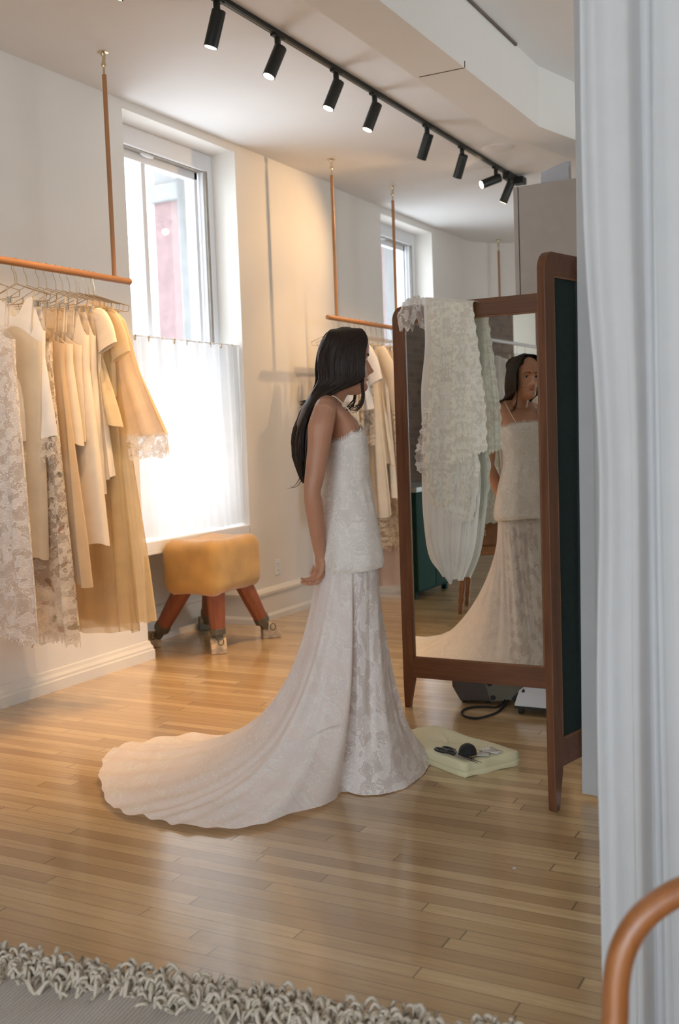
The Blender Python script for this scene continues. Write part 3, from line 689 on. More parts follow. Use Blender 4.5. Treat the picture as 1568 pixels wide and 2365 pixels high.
# ---------------------------------------------------------------- folding three-panel mirror
GREENC = plain('dark_green_baize', (.008, .022, .018), .9, var=.15, scale=60)
MP = [np.array([-2.150, 4.665]), np.array([-1.375, 4.655]), np.array([-.915, 4.205]), np.array([-1.078, 3.535])]
mroot = thing('folding_mirror', 'tall three-panel folding mirror in a brown wooden frame with dark green back', 'mirror', (-1.45, 4.3, 0))
def panel(A, B, roundA, roundB):
    """wooden frame from A to B; the silvered side is to the right of A->B seen from above turned toward the inside"""
    A = A - np.array([-1.45, 4.3]); B = B - np.array([-1.45, 4.3]); d = B - A; L = np.linalg.norm(d); d /= L; nrm = np.array([d[1], -d[0]])
    T = lambda x, y, z: (A[0] + d[0]*x + nrm[0]*y, A[1] + d[1]*x + nrm[1]*y, z)
    sw, tk, HT = .058, .016, 1.938
    fr = MB()
    for side in (0, 1):
        rnd = (roundA, roundB)[side]; rings = []
        for z, inset_o, wdt in [(0, .004, .028), (.02, .003, .031), (.135, 0, sw), (.15, 0, sw), (1.86, 0, sw), (1.885, 0, sw)] + ([(1.905, .006, sw - .006), (1.922, .017, sw - .017), (1.933, .032, sw - .032), (HT, .05, sw - .049)] if rnd else [(HT, 0, sw)]):
            x0, x1 = inset_o, inset_o + wdt
            if side: x0, x1 = L - x1, L - x0
            rings.append([T(x, y, z) for x, y in ((x0, -tk), (x1, -tk), (x1, tk), (x0, tk))])
        q = MB().loft(rings); q.build('stile', WALNUT, mroot, smooth=False, bevel=.004)
    def bx(x0, x1, y0, y1, z0, z1, nm, mt, mbx=None):
        m_ = MB(); m_.add([T(x, y, z) for z in (z0, z1) for x, y in ((x0, y0), (x1, y0), (x1, y1), (x0, y1))], [(0,3,2,1),(4,5,6,7),(0,1,5,4),(1,2,6,5),(2,3,7,6),(3,0,4,7)])
        return m_.build(nm, mt, mroot, smooth=False, bevel=.002)
    bx(sw - .005 if not roundA else .045, L - (sw - .005 if not roundB else .045), -tk*.95, tk*.95, HT - .078, HT, 'top_rail', WALNUTX); bx(sw - .004, L - sw + .004, -tk*.95, tk*.95, .15, .245, 'bottom_rail', WALNUTX)
    bx(sw, L - sw, tk*.15, tk*.35, .245, HT - .078, 'mirror_glass', MIRROR); bx(sw, L - sw, -tk*.55, -tk*.2, .245, HT - .078, 'back_board', GREENC)
    e = .008; m_ = MB()
    for y0, y1 in ((-tk*.55 - .006, -tk*.55), (tk*.35, tk*.35 + .006)):
        for x0, x1, z0, z1 in ((sw, sw + e, .245, HT - .078), (L - sw - e, L - sw, .245, HT - .078), (sw, L - sw, HT - .086, HT - .078), (sw, L - sw, .245, .253)):
            m_.add([T(x, y, z) for z in (z0, z1) for x, y in ((x0, y0), (x1, y0), (x1, y1), (x0, y1))], [(0,3,2,1),(4,5,6,7),(0,1,5,4),(1,2,6,5),(2,3,7,6),(3,0,4,7)])
    m_.build('beading', wood('beading_wood', (.16, .06, .02), (.26, .11, .04), .4), mroot, smooth=False)
panel(MP[0], MP[1], True, False); panel(MP[1] + np.array([.012, -.002]), MP[2] + np.array([-.012, .012]), False, False); panel(MP[2] + np.array([0, -.004]), MP[3], False, True)
for z in (.45, 1.0, 1.6):
    for q in (MP[1], MP[2]): MB().tube([(q[0] + 1.45, q[1] - 4.3, z - .03), (q[0] + 1.45, q[1] - 4.3, z + .03)], .006, 8).build('hinge', BRASS, mroot)

# ---------------------------------------------------------------- lace and tulle thrown over the mirror
YV = 4.592
VNET = cloth('ivory_net', (.96, .94, .88), .35, alpha=.90, weave=600, gauze=.3, var=.05); VLACE = cloth('ivory_chantilly', (.96, .92, .80), .25, lace=(.80, 80), lacedark=.16); VLACEG = cloth('pale_green_lace', (.80, .84, .76), .25, lace=(.80, 80), lacedark=.1); VBEAD = cloth('beaded_lace', (.86, .82, .76), .2, lace=(.45, 46), rough=.5)
vroot = thing('lace_veil', 'ivory lace and tulle veil thrown over the left panel of the folding mirror', 'veil', (-1.8, YV, 1.9))
def sheet(name, Lp, Rp, mat, Yd=YV, amp=.012, k=5, seed=0, ny=60, nx=60, over=0, par=None, org=(-1.8, YV, 1.9), jag=0, uvs=1.0):
    r = random.Random(seed); ph = [r.uniform(0, 6) for _ in range(4)]
    Ls, Rs = crom([(a, b, 0) for a, b in Lp], 8), crom([(a, b, 0) for a, b in Rp], 8); P = []; U = []
    for j in range(ny + 1):
        t = j/ny; a = Ls[0]*0; i0 = t*(len(Ls)-1); q = int(min(i0, len(Ls)-2)); a = Ls[q] + (Ls[q+1]-Ls[q])*(i0-q)
        i1 = t*(len(Rs)-1); q = int(min(i1, len(Rs)-2)); b = Rs[q] + (Rs[q+1]-Rs[q])*(i1-q)
        row = []; ur = []
        for i in range(nx + 1):
            s_ = i/nx; px = a*(1-s_) + b*s_
            y = px[1] + (jag*(abs(math.sin(s_*31+ph[0])) + .5*math.sin(s_*77)) if j == ny else 0)
            x = px[0] + (jag*.5*math.sin(t*70+ph[1])*(1 if i in (0, nx) else 0))
            w = onY(x, y, Yd)
            f = amp*min(1, .35 + t)*(math.sin(s_*k*2*PI + ph[0] + t*1.2) + .5*math.sin(s_*k*4.6*PI + ph[1] - t) + .25*math.sin(s_*k*11*PI + ph[2]))
            w = w + np.array([f*.25, f, 0])
            row.append(w - np.array(org)); ur.append((w[0]*uvs + f*1.5, w[2]))
        P.append(row); U.append(ur)
    if over:   # carry the cloth back over the top rail and down behind it
        top = P[0]; tu = U[0]; ex = []; eu = []
        for dz, yy in ((-.10, .145), (-.0, .128), (.012, .10), (.016, .06), (.012, .02)):
            ex.append([(p[0], Yd - org[1] + yy + (p[1] - (Yd - org[1]))*.3, p[2] + dz) for p in top]); eu.append([(u[0], u[1] + .15 - .02) for u in tu])
        P = ex + P; U = eu + U
    return MB().grid(P, U).build(name, mat, par if par else vroot, smooth='all')
sheet('net_layer', [(978, 692), (981, 800), (972, 900), (974, 1000), (973, 1110), (977, 1200), (990, 1285), (1022, 1330)], [(1092, 700), (1096, 800), (1094, 900), (1096, 1000), (1108, 1100), (1104, 1190), (1092, 1280), (1068, 1342)], VNET, YV + .01, .012, 4, 1, over=1)
sheet('net_layer', [(990, 1100), (984, 1180), (990, 1250), (1012, 1310), (1040, 1350)], [(1060, 1100), (1066, 1180), (1062, 1260), (1056, 1310), (1044, 1338)], VNET, YV - .005, .008, 5, 2, ny=30)
sheet('lace_layer', [(986, 694), (990, 800), (986, 900), (982, 980), (978, 1050), (984, 1120), (1000, 1160)], [(1088, 700), (1092, 800), (1090, 900), (1098, 1000), (1106, 1090), (1096, 1180), (1088, 1210)], VLACE, YV - .014, .020, 3, 4, over=1, jag=4)
sheet('lace_layer', [(1040, 698), (1044, 760), (1042, 860), (1040, 960), (1039, 1075)], [(1090, 701), (1102, 780), (1114, 870), (1124, 950), (1127, 1036)], VLACE, YV - .03, .008, 2, 9, over=1, jag=4)
sheet('fringe_layer', [(982, 940), (974, 980), (964, 1020), (958, 1050), (962, 1085), (978, 1095)], [(1000, 940), (996, 980), (990, 1020), (986, 1050), (984, 1085), (990, 1094)], VBEAD, YV - .014, .006, 2, 14, ny=40, nx=20, jag=5)
# bunched lace sitting on the corner of the frame
mb = MB(); c0 = onY(965, 712, 4.62); P = []; U = []
for j in range(41):
    v = j/40; row = []; ur = []
    for i in range(61):
        s_ = i/60
        px = 922 + 96*s_; base = 700 - 22*math.sin(PI*min(1, s_*1.15))**1.5 + (24 if s_ < .12 else 0)*(1 - s_/.12)
        a = -1.2 + v*3.4; w = onY(px, 716, 4.64); rad = .030 + .022*math.sin(PI*s_) + .004*math.sin(s_*40+v*9)
        zt = onY(px, base, 4.62)[2]
        y = 4.645 - math.cos(a)*(.030 + .016*math.sin(9*s_)); z = zt - rad*(1 - math.sin(a + .6)) - (.03 + .035*abs(math.sin(s_*8)))*(1 - v)**2 * 1.2
        if v > .9: z -= .02
        row.append(np.array([w[0], y + .006*math.sin(s_*34 + v*8), z + .005*math.sin(s_*50 + v*13)]) - np.array([-1.8, YV, 1.9])); ur.append((s_*.3, v*.2))
    P.append(row); U.append(ur)
mb.grid(P, U).build('beaded_cap', VBEAD, vroot, smooth='all')

# ---------------------------------------------------------------- the woman
SKIN = None
def skin_mat():
    t = NT('skin'); v = t.coord()
    col = t.ramp(t.noise(v, 7, 4), [(.3, (.44, .215, .130)), (.7, (.53, .27, .17))])
    b = t.pbr(col, .48, Subsurface_Weight=.12, Subsurface_Scale=.01, Specular_IOR_Level=.45, Normal=t.bump(t.noise(v, 260, 2), .05, .001))
    b.node.inputs['Subsurface Radius'].default_value = (1, .35, .2); MATS['skin'] = t.done(b); return MATS['skin']
SKIN = skin_mat()
HAIR = NT('dark_brown_hair'); hv = HAIR.coord('Object', (90, 90, 2)); hn = HAIR.noise(hv, 4, 3)
HAIR = HAIR.done(HAIR.pbr(HAIR.ramp(hn, [(.3, (.009, .0055, .0035)), (.7, (.030, .016, .010))]), .52, Specular_IOR_Level=.28, Normal=HAIR.bump(hn, .3, .002)))
PC = np.array([-1.885, 3.60, 0.]); fB = math.radians(40.5)
fv = np.array([math.cos(fB), math.sin(fB), 0]); lv = np.array([-math.sin(fB), math.cos(fB), 0]); zv = np.array([0, 0, 1.])
woman = thing('person', 'woman with long dark hair in a white lace top and trained skirt, facing the mirror', 'person', tuple(PC))
def Lc(u, s, z): return fv*u + lv*s + zv*z
fH = fB - math.radians(3); fh = np.array([math.cos(fH), math.sin(fH), 0]); lh = np.array([-math.sin(fH), math.cos(fH), 0]); NK = np.array([-.035, 0]); HS = .037
def Hc(u, s, z): return Lc(NK[0] + HS, 0, 0) + fh*(u - NK[0]) + lh*s + zv*(z - .008)
bodyb = MB()
def oval(u, a, b, z, n=40, uf=None): return [Lc(u + a*math.cos(t), b*math.sin(t), z) for t in np.linspace(0, 2*PI, n, endpoint=False)]
bodyb.loft([oval(u, a, b, z) for z, u, a, b in [(.70, -.01, .03, .06), (.73, -.01, .07, .12), (.80, 0, .082, .132), (.88, -.003, .086, .138), (.98, .0, .078, .128), (1.08, -.003, .068, .108), (1.18, -.001, .068, .112), (1.28, .004, .072, .122), (1.34, .002, .070, .128), (1.39, -.014, .066, .138), (1.43, -.045, .060, .140), (1.455, -.060, .048, .115), (1.475, -.062, .036, .07), (1.49, -.06, .02, .04)]])
bodyb.tube([Lc(-.066, 0, 1.40), Lc(-.060, 0, 1.45), Lc(-.036, 0, 1.485), Lc(-.014, 0, 1.52), Lc(.008, 0, 1.57)], [.060, .053, .046, .045, .046], 20)
for sg in (-1, 1):
    bodyb.tube([Lc(-.058, sg*.02, 1.485), Lc(-.075, sg*.07, 1.462), Lc(-.092, sg*.125, 1.440), Lc(-.105, sg*.155, 1.420)], [.030, .036, .042, .042], 16)
    bodyb.tube([Lc(-.015, sg*.015, 1.435), Lc(-.035, sg*.08, 1.447), Lc(-.08, sg*.14, 1.452)], [.010, .009, .009], 10)   # collar bone
    bodyb.ball(Lc(.040, sg*.055, 1.290), (.030, .042, .045), 16, 10)
    bodyb.tube([Lc(0, sg*.062, .80), Lc(.005, sg*.062, .62), Lc(.012, sg*.062, .46), Lc(-.005, sg*.072, .32), Lc(-.012, sg*.07, .12), Lc(-.01, sg*.07, .05)], [.070, .060, .048, .046, .033, .036], 18)
    bodyb.tube([Lc(-.035, sg*.06, .035), Lc(.04, sg*.062, .045), Lc(.12, sg*.064, .026), Lc(.155, sg*.066, .022)], [.033, .034, .026, .014], 12)
def arm(sg, el, wr, sh_s=.158):
    sh = Lc(-.108, sg*sh_s, 1.415); e = Lc(*el); w = Lc(*wr)
    pts = [sh + Lc(.01, -sg*.018, .012), sh + (e-sh)*.16 + Lc(-.004, sg*.006, 0), sh + (e-sh)*.45, sh + (e-sh)*.8, e, e + (w-e)*.2, e + (w-e)*.5, e + (w-e)*.85, w]
    bodyb.tube(crom(pts, 4), np.interp(np.linspace(0, 1, 33), [0, .12, .25, .4, .5, .6, .75, .92, 1], [.044, .048, .041, .035, .031, .034, .031, .0225, .021]), 16)
arm(-1, (-.163, -.178, 1.140), (-.122, -.080, .890)); arm(1, (-.070, .180, 1.140), (-.095, .07, .885))
def hand(w, d, wd, n, thumb=1, curl=1.0):
    """w wrist, d finger direction, wd across the palm (toward little finger), n palm normal the fingers curl to"""
    d, wd, n = [np.array(q)/np.linalg.norm(q) for q in (d, wd, n)]
    R = np.stack([d, wd, n], 1); bodyb.ball(w + d*.045, (.050, .036, .0135), 18, 12, R); bodyb.tube([w - d*.01, w + d*.03], [.021, .020], 12)
    for k, (o, ln) in enumerate([(-.029, .92), (-.0095, 1.02), (.0105, .95), (.029, .76)]):
        p = w + d*(.080 - .004*abs(k - 1.2)) + wd*o; pts = [w + d*.045 + wd*o*.8, p]
        ang = .35*curl
        for q, l in enumerate((.042, .027, .021)):
            ang += (.25, .75, .6)[q]*curl*(1 + .06*k); p = p + (d*math.cos(ang) + n*math.sin(ang))*l*ln; pts.append(p)
        bodyb.tube(crom(pts, 4), np.interp(np.linspace(0, 1, 17), [0, .3, .6, 1], [.0095, .0088, .0078, .006]), 10)
    p = w + d*.02 - wd*.026*thumb; q = -wd*thumb
    bodyb.tube(crom([w + d*.012 - wd*.012*thumb, p, p + q*.018 + d*.03 + n*.012, p + q*.014 + d*.058 + n*.026], 4), np.interp(np.linspace(0, 1, 13), [0, .4, 1], [.014, .0115, .0075]), 10)
hand(Lc(-.122, -.080, .890), Lc(.02, .40, -.80), Lc(.15, -.85, -.3), Lc(-1, -.1, -.05), -1)
hand(Lc(-.095, .07, .885), Lc(-.12, -.45, -.70), Lc(.0, .9, -.35), Lc(-1, .1, 0), -1, .8)
# head
FT = [(1.500, .030), (1.507, .046), (1.515, .060), (1.527, .0665), (1.537, .064), (1.546, .058), (1.553, .0635), (1.558, .064), (1.5625, .060), (1.568, .0665), (1.574, .066), (1.581, .0625), (1.60, .062), (1.62, .0635), (1.637, .0635), (1.652, .0715), (1.675, .076), (1.70, .071), (1.72, .057), (1.735, .036), (1.744, .005)]
BT = [(1.500, -.005), (1.53, -.035), (1.56, -.072), (1.60, -.094), (1.64, -.106), (1.68, -.106), (1.71, -.093), (1.73, -.07), (1.744, -.03)]
WT = [(1.500, .012), (1.507, .022), (1.515, .033), (1.53, .047), (1.55, .057), (1.58, .064), (1.61, .069), (1.65, .0735), (1.69, .0715), (1.715, .060), (1.733, .040), (1.744, .012)]
NTb = [(1.570, 0), (1.577, .012), (1.583, .026), (1.588, .0315), (1.594, .029), (1.61, .019), (1.625, .0095), (1.638, .003), (1.66, 0)]
rings = []
for z in np.concatenate([np.arange(1.500, 1.66, .0025), np.arange(1.66, 1.7441, .005)]):
    f = lerp_tab(FT, z)[0]; b = lerp_tab(BT, z)[0]; w = lerp_tab(WT, z)[0]; ring = []
    for t in np.linspace(0, 2*PI, 120, endpoint=False):
        c, s_ = math.cos(t), math.sin(t); uc = -.02
        s = w*np.sign(s_)*abs(s_)**.92
        u = uc + ((f - uc)*abs(c)**.88 if c > 0 else (b - uc)*abs(c)**.9)*1.0
        if c > 0:
            ss = abs(s); k = lerp_tab(NTb, z)[0]; wdt = .0075 + .006*math.exp(-((z-1.584)/.010)**2)
            u += k*math.exp(-(ss/wdt)**2) + .007*math.exp(-((ss-.0135)/.0055)**2 - ((z-1.5835)/.006)**2)
            u -= .0105*math.exp(-((ss-.031)/.017)**2 - ((z-1.628)/.0115)**2)
            u += .0035*math.exp(-((ss-.028)/.02)**2 - ((z-1.650)/.007)**2) + .004*math.exp(-((ss-.043)/.016)**2 - ((z-1.598)/.016)**2)
            u += .0035*math.exp(-((ss-.031)/.012)**2 - ((z-1.627)/.006)**2)
            u -= .004*(1 - math.exp(-(ss/.025)**2))*math.exp(-((z-1.562)/.014)**2)
        ring.append(Hc(u, s, z))
    rings.append(ring)
bodyb.loft(rings)
me = bodyb.mesh('body_raw'); bm = bmesh.new(); bm.from_mesh(me); bmesh.ops.recalc_face_normals(bm, faces=bm.faces); bm.to_mesh(me); bm.free()
tmp = bpy.data.objects.new('tmp', me); COL.objects.link(tmp)
r_ = tmp.modifiers.new('r', 'REMESH'); r_.mode = 'VOXEL'; r_.voxel_size = .0031
sm = tmp.modifiers.new('s', 'SMOOTH'); sm.iterations = 7; sm.factor = .5
dg = bpy.context.evaluated_depsgraph_get(); bme = bpy.data.meshes.new_from_object(tmp.evaluated_get(dg)); bpy.data.objects.remove(tmp); bme.name = 'body'
bme.materials.clear(); bme.materials.append(SKIN); bme.polygons.foreach_set('use_smooth', [True]*len(bme.polygons))
body = bpy.data.objects.new('body', bme); COL.objects.link(body); body.parent = woman
# face details
LIP = plain('rose_lips', (.40, .125, .095), .4, var=.05); EYEW = plain('eye_white', (.62, .58, .54), .25, var=.02); IRIS = plain('dark_iris', (.03, .016, .010), .15); BROW = plain('dark_brow', (.025, .014, .009), .8)
for sg in (-1, 1):
    e = MB().ball(Hc(.0435, sg*.031, 1.6275), (.0105, .0105, .0105), 16, 12).build('eye', EYEW, woman)
    MB().ball(Hc(.0522, sg*.0312, 1.6272), (.0036, .0056, .0056), 12, 8, np.stack([fh, lh, zv], 1)).build('iris', IRIS, e)
    arcp = [(.0490, .0205, 1.6262), (.0545, .0255, 1.6310), (.0550, .0315, 1.6325), (.0520, .0375, 1.6308), (.0465, .0430, 1.6270)]
    MB().tube([Hc(u, sg*s, z) for u, s, z in crom(arcp, 4)], [.0009]*17, 6).build('upper_lashes', BROW, woman)
    arcp = [(.0480, .0205, 1.6255), (.0535, .0270, 1.6228), (.0530, .0340, 1.6225), (.0465, .0425, 1.6262)]
    MB().tube([Hc(u, sg*s, z) for u, s, z in crom(arcp, 4)], .0006, 6).build('lower_lashes', BROW, woman)
    MB().tube([Hc(u, sg*s, z) for u, s, z in crom([(.0680, .014, 1.6455), (.0685, .024, 1.6495), (.0640, .036, 1.6515), (.0545, .048, 1.6475)], 4)], np.interp(np.linspace(0, 1, 13), [0, .2, 1], [.0018, .0026, .0010]), 8).build('eyebrow', BROW, woman)
    MB().ball(Hc(-.022, sg*.074, 1.612), (.016, .006, .030), 12, 8, np.stack([fh, lh, zv], 1)).build('ear', SKIN, woman)
for z0, amp, nm in ((1.5695, 1, 'upper_lip'), (1.5575, 1.15, 'lower_lip')):
    pts = [(.0535, -.024, 1.5630), (.0635, -.012, z0 + .0006), (.0665, -.003, z0 + (.001 if amp == 1 else -.0008)), (.0665, .003, z0 + (.001 if amp == 1 else -.0008)), (.0635, .012, z0 + .0006), (.0535, .024, 1.5630)]
    MB().tube([Hc(u - .0022, s, z) for u, s, z in crom(pts, 4)], np.interp(np.linspace(0, 1, 21), [0, .25, .5, .75, 1], [.0008, .0032*amp, .0036*amp, .0032*amp, .0008]), 8).build(nm, LIP, woman)

# hair: a full base shape and many flat locks over it
hb = MB(); rings = []
for z in list(np.linspace(1.758, 1.56, 26)):
    f = lerp_tab([(1.54, .0), (1.60, .014), (1.63, .024), (1.66, .038), (1.68, .058), (1.695, .073), (1.71, .071), (1.725, .062), (1.74, .045), (1.75, .025), (1.758, -.002)], z)[0]; b = lerp_tab([(1.54, -.125), (1.60, -.122), (1.64, -.124), (1.68, -.121), (1.71, -.108), (1.735, -.085), (1.75, -.055), (1.758, -.03)], z)[0]
    w = lerp_tab([(1.54, .083), (1.62, .083), (1.65, .085), (1.69, .083), (1.715, .073), (1.735, .052), (1.75, .026), (1.758, .006)], z)[0]
    rings.append([Hc((f+b)/2 + (f-b)/2*np.sign(math.cos(t))*abs(math.cos(t))**.8 - (.048*math.exp(-((w*math.sin(t) - .004)/.030)**2)*min(1, max(0, (1.742 - z)/.03)) if math.cos(t) > 0 else 0), w*math.sin(t), z) for t in np.linspace(0, 2*PI, 48, endpoint=False)])
for z, u, a, b, s0 in [(1.53, -.048, .052, .080, 0), (1.49, -.085, .044, .078, 0), (1.45, -.122, .032, .078, -.01), (1.40, -.150, .026, .082, -.02), (1.34, -.162, .024, .082, -.03), (1.28, -.166, .022, .072, -.035), (1.22, -.164, .018, .055, -.04), (1.18, -.158, .010, .035, -.045), (1.165, -.156, .004, .015, -.045)]:
    rings.append([Lc(u + a*math.cos(t), s0 + b*math.sin(t), z) for t in np.linspace(0, 2*PI, 48, endpoint=False)])
hb.loft(rings)
for k in range(620):
    sg = -1 if rng.rand() < .55 else 1; q = rng.rand(); lay = rng.rand(); jit = lambda a: (rng.rand() - .5)*2*a
    u0 = .034 - .105*q
    off = .004*lay
    pts = [Hc(u0, sg*.004, 1.753 - .010*abs(q-.4)), Hc(u0 + .012 - .026*q, sg*(.040 + off), 1.740 - .006*q), Hc(.056 - .158*q, sg*(.068 + off - .03*max(0, q-.7)), 1.702), Hc(.043 - .163*q, sg*(.083 + off - .12*max(0, q-.62)), 1.655), Hc(.034 - .160*q + jit(.004), sg*(.087 + off - .14*max(0, q-.62)), 1.60), Hc(.024 - .150*q + jit(.006), sg*(.084 + off - .10*max(0, q-.62)), 1.55)]
    wdt = .0032 + .0022*rng.rand()
    if q < .12 and rng.rand() < .6:      # front locks, curling back at collar level
        zz = 1.462 + .02*lay
        pts = pts[:4]; pts[3] = Hc(.042 + jit(.004), sg*(.076 + off), 1.655)
        pts += [Hc(.036 + jit(.003), sg*(.074 + off), 1.60), Hc(.030 + jit(.006), sg*.075, 1.545), Hc(.030 + jit(.006), sg*.080, zz + .045), Hc(.028 + jit(.006), sg*.083, zz + .015 + jit(.008)), Hc(.018 + jit(.008), sg*.085, zz - .010 + jit(.008)), Hc(-.004 + jit(.010), sg*.085, zz - .024 + jit(.008))]
        if rng.rand() < .5: pts.append(Hc(-.030 + jit(.014), sg*.082, zz - .026 + jit(.008)))
        wdt *= .42
    elif q < .3:
        if sg > 0: pts += [Lc(-.040 + jit(.01), .100 + jit(.006), 1.50), Lc(-.085 + jit(.015), .128 + jit(.012), 1.482), Lc(-.125 + jit(.012), .158 + jit(.02), 1.468 + jit(.016))]
        else: pts += [Lc(-.055 + jit(.01), -.088, 1.50), Lc(-.125 + jit(.01), -.098 + jit(.01), 1.46), Lc(-.172 + jit(.006), -.105 + jit(.015), 1.38), Lc(-.182 + jit(.006), -.10 + jit(.02), 1.28 + jit(.03))]
    else:
        e = rng.rand(); s1 = sg*(.085 - .08*max(0, (q - .4)/.6)) - .01; end = 1.165 + .10*e*e
        pts += [Lc(-.085 - .035*q + jit(.006), s1, 1.49), Lc(-.152 + jit(.006), s1*.95 - .012, 1.42), Lc(-.182 + jit(.006), s1*.9 - .022, 1.35), Lc(-.190 + jit(.005), s1*.75 - .03, (1.35+end)/2 + .01), Lc(-.176 + jit(.006), s1*.4 - .042 + jit(.01), end + .03), Lc(-.160 + jit(.01), s1*.3 - .045 + jit(.01), end)]
    C = crom(pts, 3); m = len(C)
    hb.tube(C, np.interp(np.linspace(0, 1, m), [0, .15, .75, 1], [wdt*.6, wdt, wdt*.8, .0005]), 5, cap=False)
for a, b_ in (((-.178, -.05, 1.20), (-.235, -.06, 1.150)), ((-.172, -.05, 1.19), (-.222, -.05, 1.156))):
    p, q = Lc(*a), Lc(*b_); hb.tube(crom([p + zv*.05, p, (p+q)/2 - zv*.018, q], 5), np.interp(np.linspace(0, 1, 16), [0, 1], [.0022, .0005]), 5)
hb.build('hair', HAIR, woman, smooth='all')

# lace top
DL = cloth('corded_lace', (.84, .79, .74), .12, lace=(.95, 24), var=.04, lacedark=.10); SKL = cloth('skirt_lace', (.91, .85, .82), .22, lace=(.82, 24), var=.04, gauze=.25, lacedark=.26); SKT = cloth('train_lace', (.96, .87, .83), .25, lace=(.92, 24), var=.03, gauze=.4, lacedark=.03); DLH = cloth('eyelash_lace', (.85, .80, .75), .2, lace=(.25, 90))  # skirt_lace ground tinted darker for leg shade and skin tone showing through
TT = [(.832, .118, -.116, .168), (.838, .130, -.122, .176), (.860, .136, -.125, .180), (.92, .130, -.121, .172), (1.02, .116, -.110, .152), (1.137, .099, -.086, .126), (1.20, .094, -.076, .126), (1.26, .093, -.070, .131), (1.31, .088, -.068, .135), (1.34, .083, -.068, .135), (1.385, .068, -.070, .132)]
tp = MB(); P = []; U = []; n = 128; m = 70
topz = lambda c, s_: 1.372 - .055*max(0, -c)**.7 - .022*abs(s_)**3
for j in range(m + 1):
    t = j/m; row = []; ur = []
    for k in range(n):
        a = 2*PI*k/n; c, s_ = math.cos(a), math.sin(a)
        zt = topz(c, s_); zb = .832 + .012*c; z = zb + (zt - zb)*t; uf, ub, b = lerp_tab(TT, z)
        fold = .003*math.sin(9*a + 1.5)*(1-t)**2 + .0015*math.sin(17*a + z*20)*math.exp(-((z-1.1)/.06)**2)
        u = (uf if c > 0 else -ub)*np.sign(c)*abs(c)**.82 + fold*c; s = b*np.sign(s_)*abs(s_)**.9 + fold*s_
        row.append(Lc(u, s, z)); ur.append((a/(2*PI)*.85, z))
    P.append(row); U.append(ur)
inner = [[Lc(*( (lambda q: (q @ fv*.965, q @ lv*.965, q[2] + .004))(np.array(p)))) for p in P[k]] for k in (0, 3)]
tp.loft(P, cap=False, uvs=U); tp.loft(inner, cap=False)
top = tp.build('lace_top', DL, woman, smooth='all')
for sg in (-1, 1):
    pts = [(.064, sg*.080, 1.368), (.030, sg*.084, 1.405), (-.006, sg*.088, 1.447), (-.05, sg*.086, 1.487), (-.090, sg*.082, 1.478), (-.115, sg*.075, 1.42), (-.080, sg*.07, 1.335)]
    MB().tube([Lc(*p) for p in crom(pts, 5)], .0021, 6).build('strap', plain('cream_strap', (.80, .66, .50), .6), top)
tm = MB(); P = []; U = []
for j in range(4):
    row = []; ur = []
    for k in range(360):
        a = 2*PI*k/360; c, s_ = math.cos(a), math.sin(a); zt = topz(c, s_); uf, ub, b = lerp_tab(TT, zt)
        h = .016*j/3*(.55 + .45*abs(math.sin(26*a)) + .25*math.sin(71*a)); z = zt - .006 + h; q = 1.015 + .02*j/3*math.sin(33*a)
        row.append(Lc(q*(uf if c > 0 else -ub)*np.sign(c)*abs(c)**.82, q*b*np.sign(s_)*abs(s_)**.9, z)); ur.append((a/(2*PI)*.85, z))
    P.append(row); U.append(ur)
tm.loft(P, cap=False, uvs=U).build('lace_edging', DLH, top, smooth='all')

# trained skirt: every thread runs from the hip ring to the hem curve lying on the floor
gp = lambda x, y: onZ(x, y, 0)[:2]
HEM = [(0, gp(991, 1768)), (-25, gp(980, 1790)), (-48, gp(935, 1824)), (-66, gp(880, 1838)), (-80, gp(838, 1840)), (-90, gp(806, 1834)), (-97, gp(786, 1842)), (-106, gp(705, 1876)), (-116, gp(610, 1916)), (-126, gp(510, 1926)), (-136, gp(405, 1915)),
       (-146, gp(350, 1901)), (-154, gp(295, 1895)), (-163, gp(246, 1866)), (-173, gp(227, 1805)), (-184, gp(240, 1755)), (-196, gp(290, 1727)), (-210, np.array([-2.86, 3.80])), (-228, np.array([-2.45, 3.98])), (-255, np.array([-2.05, 4.06])), (-285, np.array([-1.84, 4.05])), (-320, np.array([-1.70, 3.98])), (-345, np.array([-1.665, 3.90]))]
ha = [h[0] for h in HEM] + [-360]; hp = [h[1] for h in HEM] + [HEM[0][1]]
def hem(a):
    a = -((-a) % 360.0); A = np.array(ha[::-1], float); X = np.array([p[0] for p in hp][::-1]); Y = np.array([p[1] for p in hp][::-1])
    q = np.array([0., 0.]); wt = 0
    for da, w_ in ((-3, .25), (0, .5), (3, .25)):
        b = -((-(a + da)) % 360.0); q += w_*np.array([np.interp(b, A, X), np.interp(b, A, Y)])
    return q
P = []; U = []; n = 460; m = 90; PCx = PC[:2]
cols = []
for k in range(n):
    deg = -360.0*k/n; a = math.radians(deg); c, s_ = math.cos(a), math.sin(a)
    hipu = (.112 if c > 0 else .100)*np.sign(c)*abs(c)**.9; hips = .158*s_
    h = Lc(hipu, hips, .93)[:2]; e = hem(deg) - PCx; R = np.linalg.norm(e - h); dirn = (e - h)/(R + 1e-9)
    train = 1/(1 + math.exp((R - .55)*-9))
    o1 = .015 + .065*train; z1 = .52 - .07*train; f2 = .42 - .19*train; z2 = .16*(1 - train) + .012
    pin = (.88 + .12*train)                # knees: mermaid line pulled in
    p0, p1, p2, p3 = h, h*pin + dirn*o1, h*.8 + dirn*R*f2, e
    cols.append((p0, p1, p2, p3, z1, z2, R, train, deg))
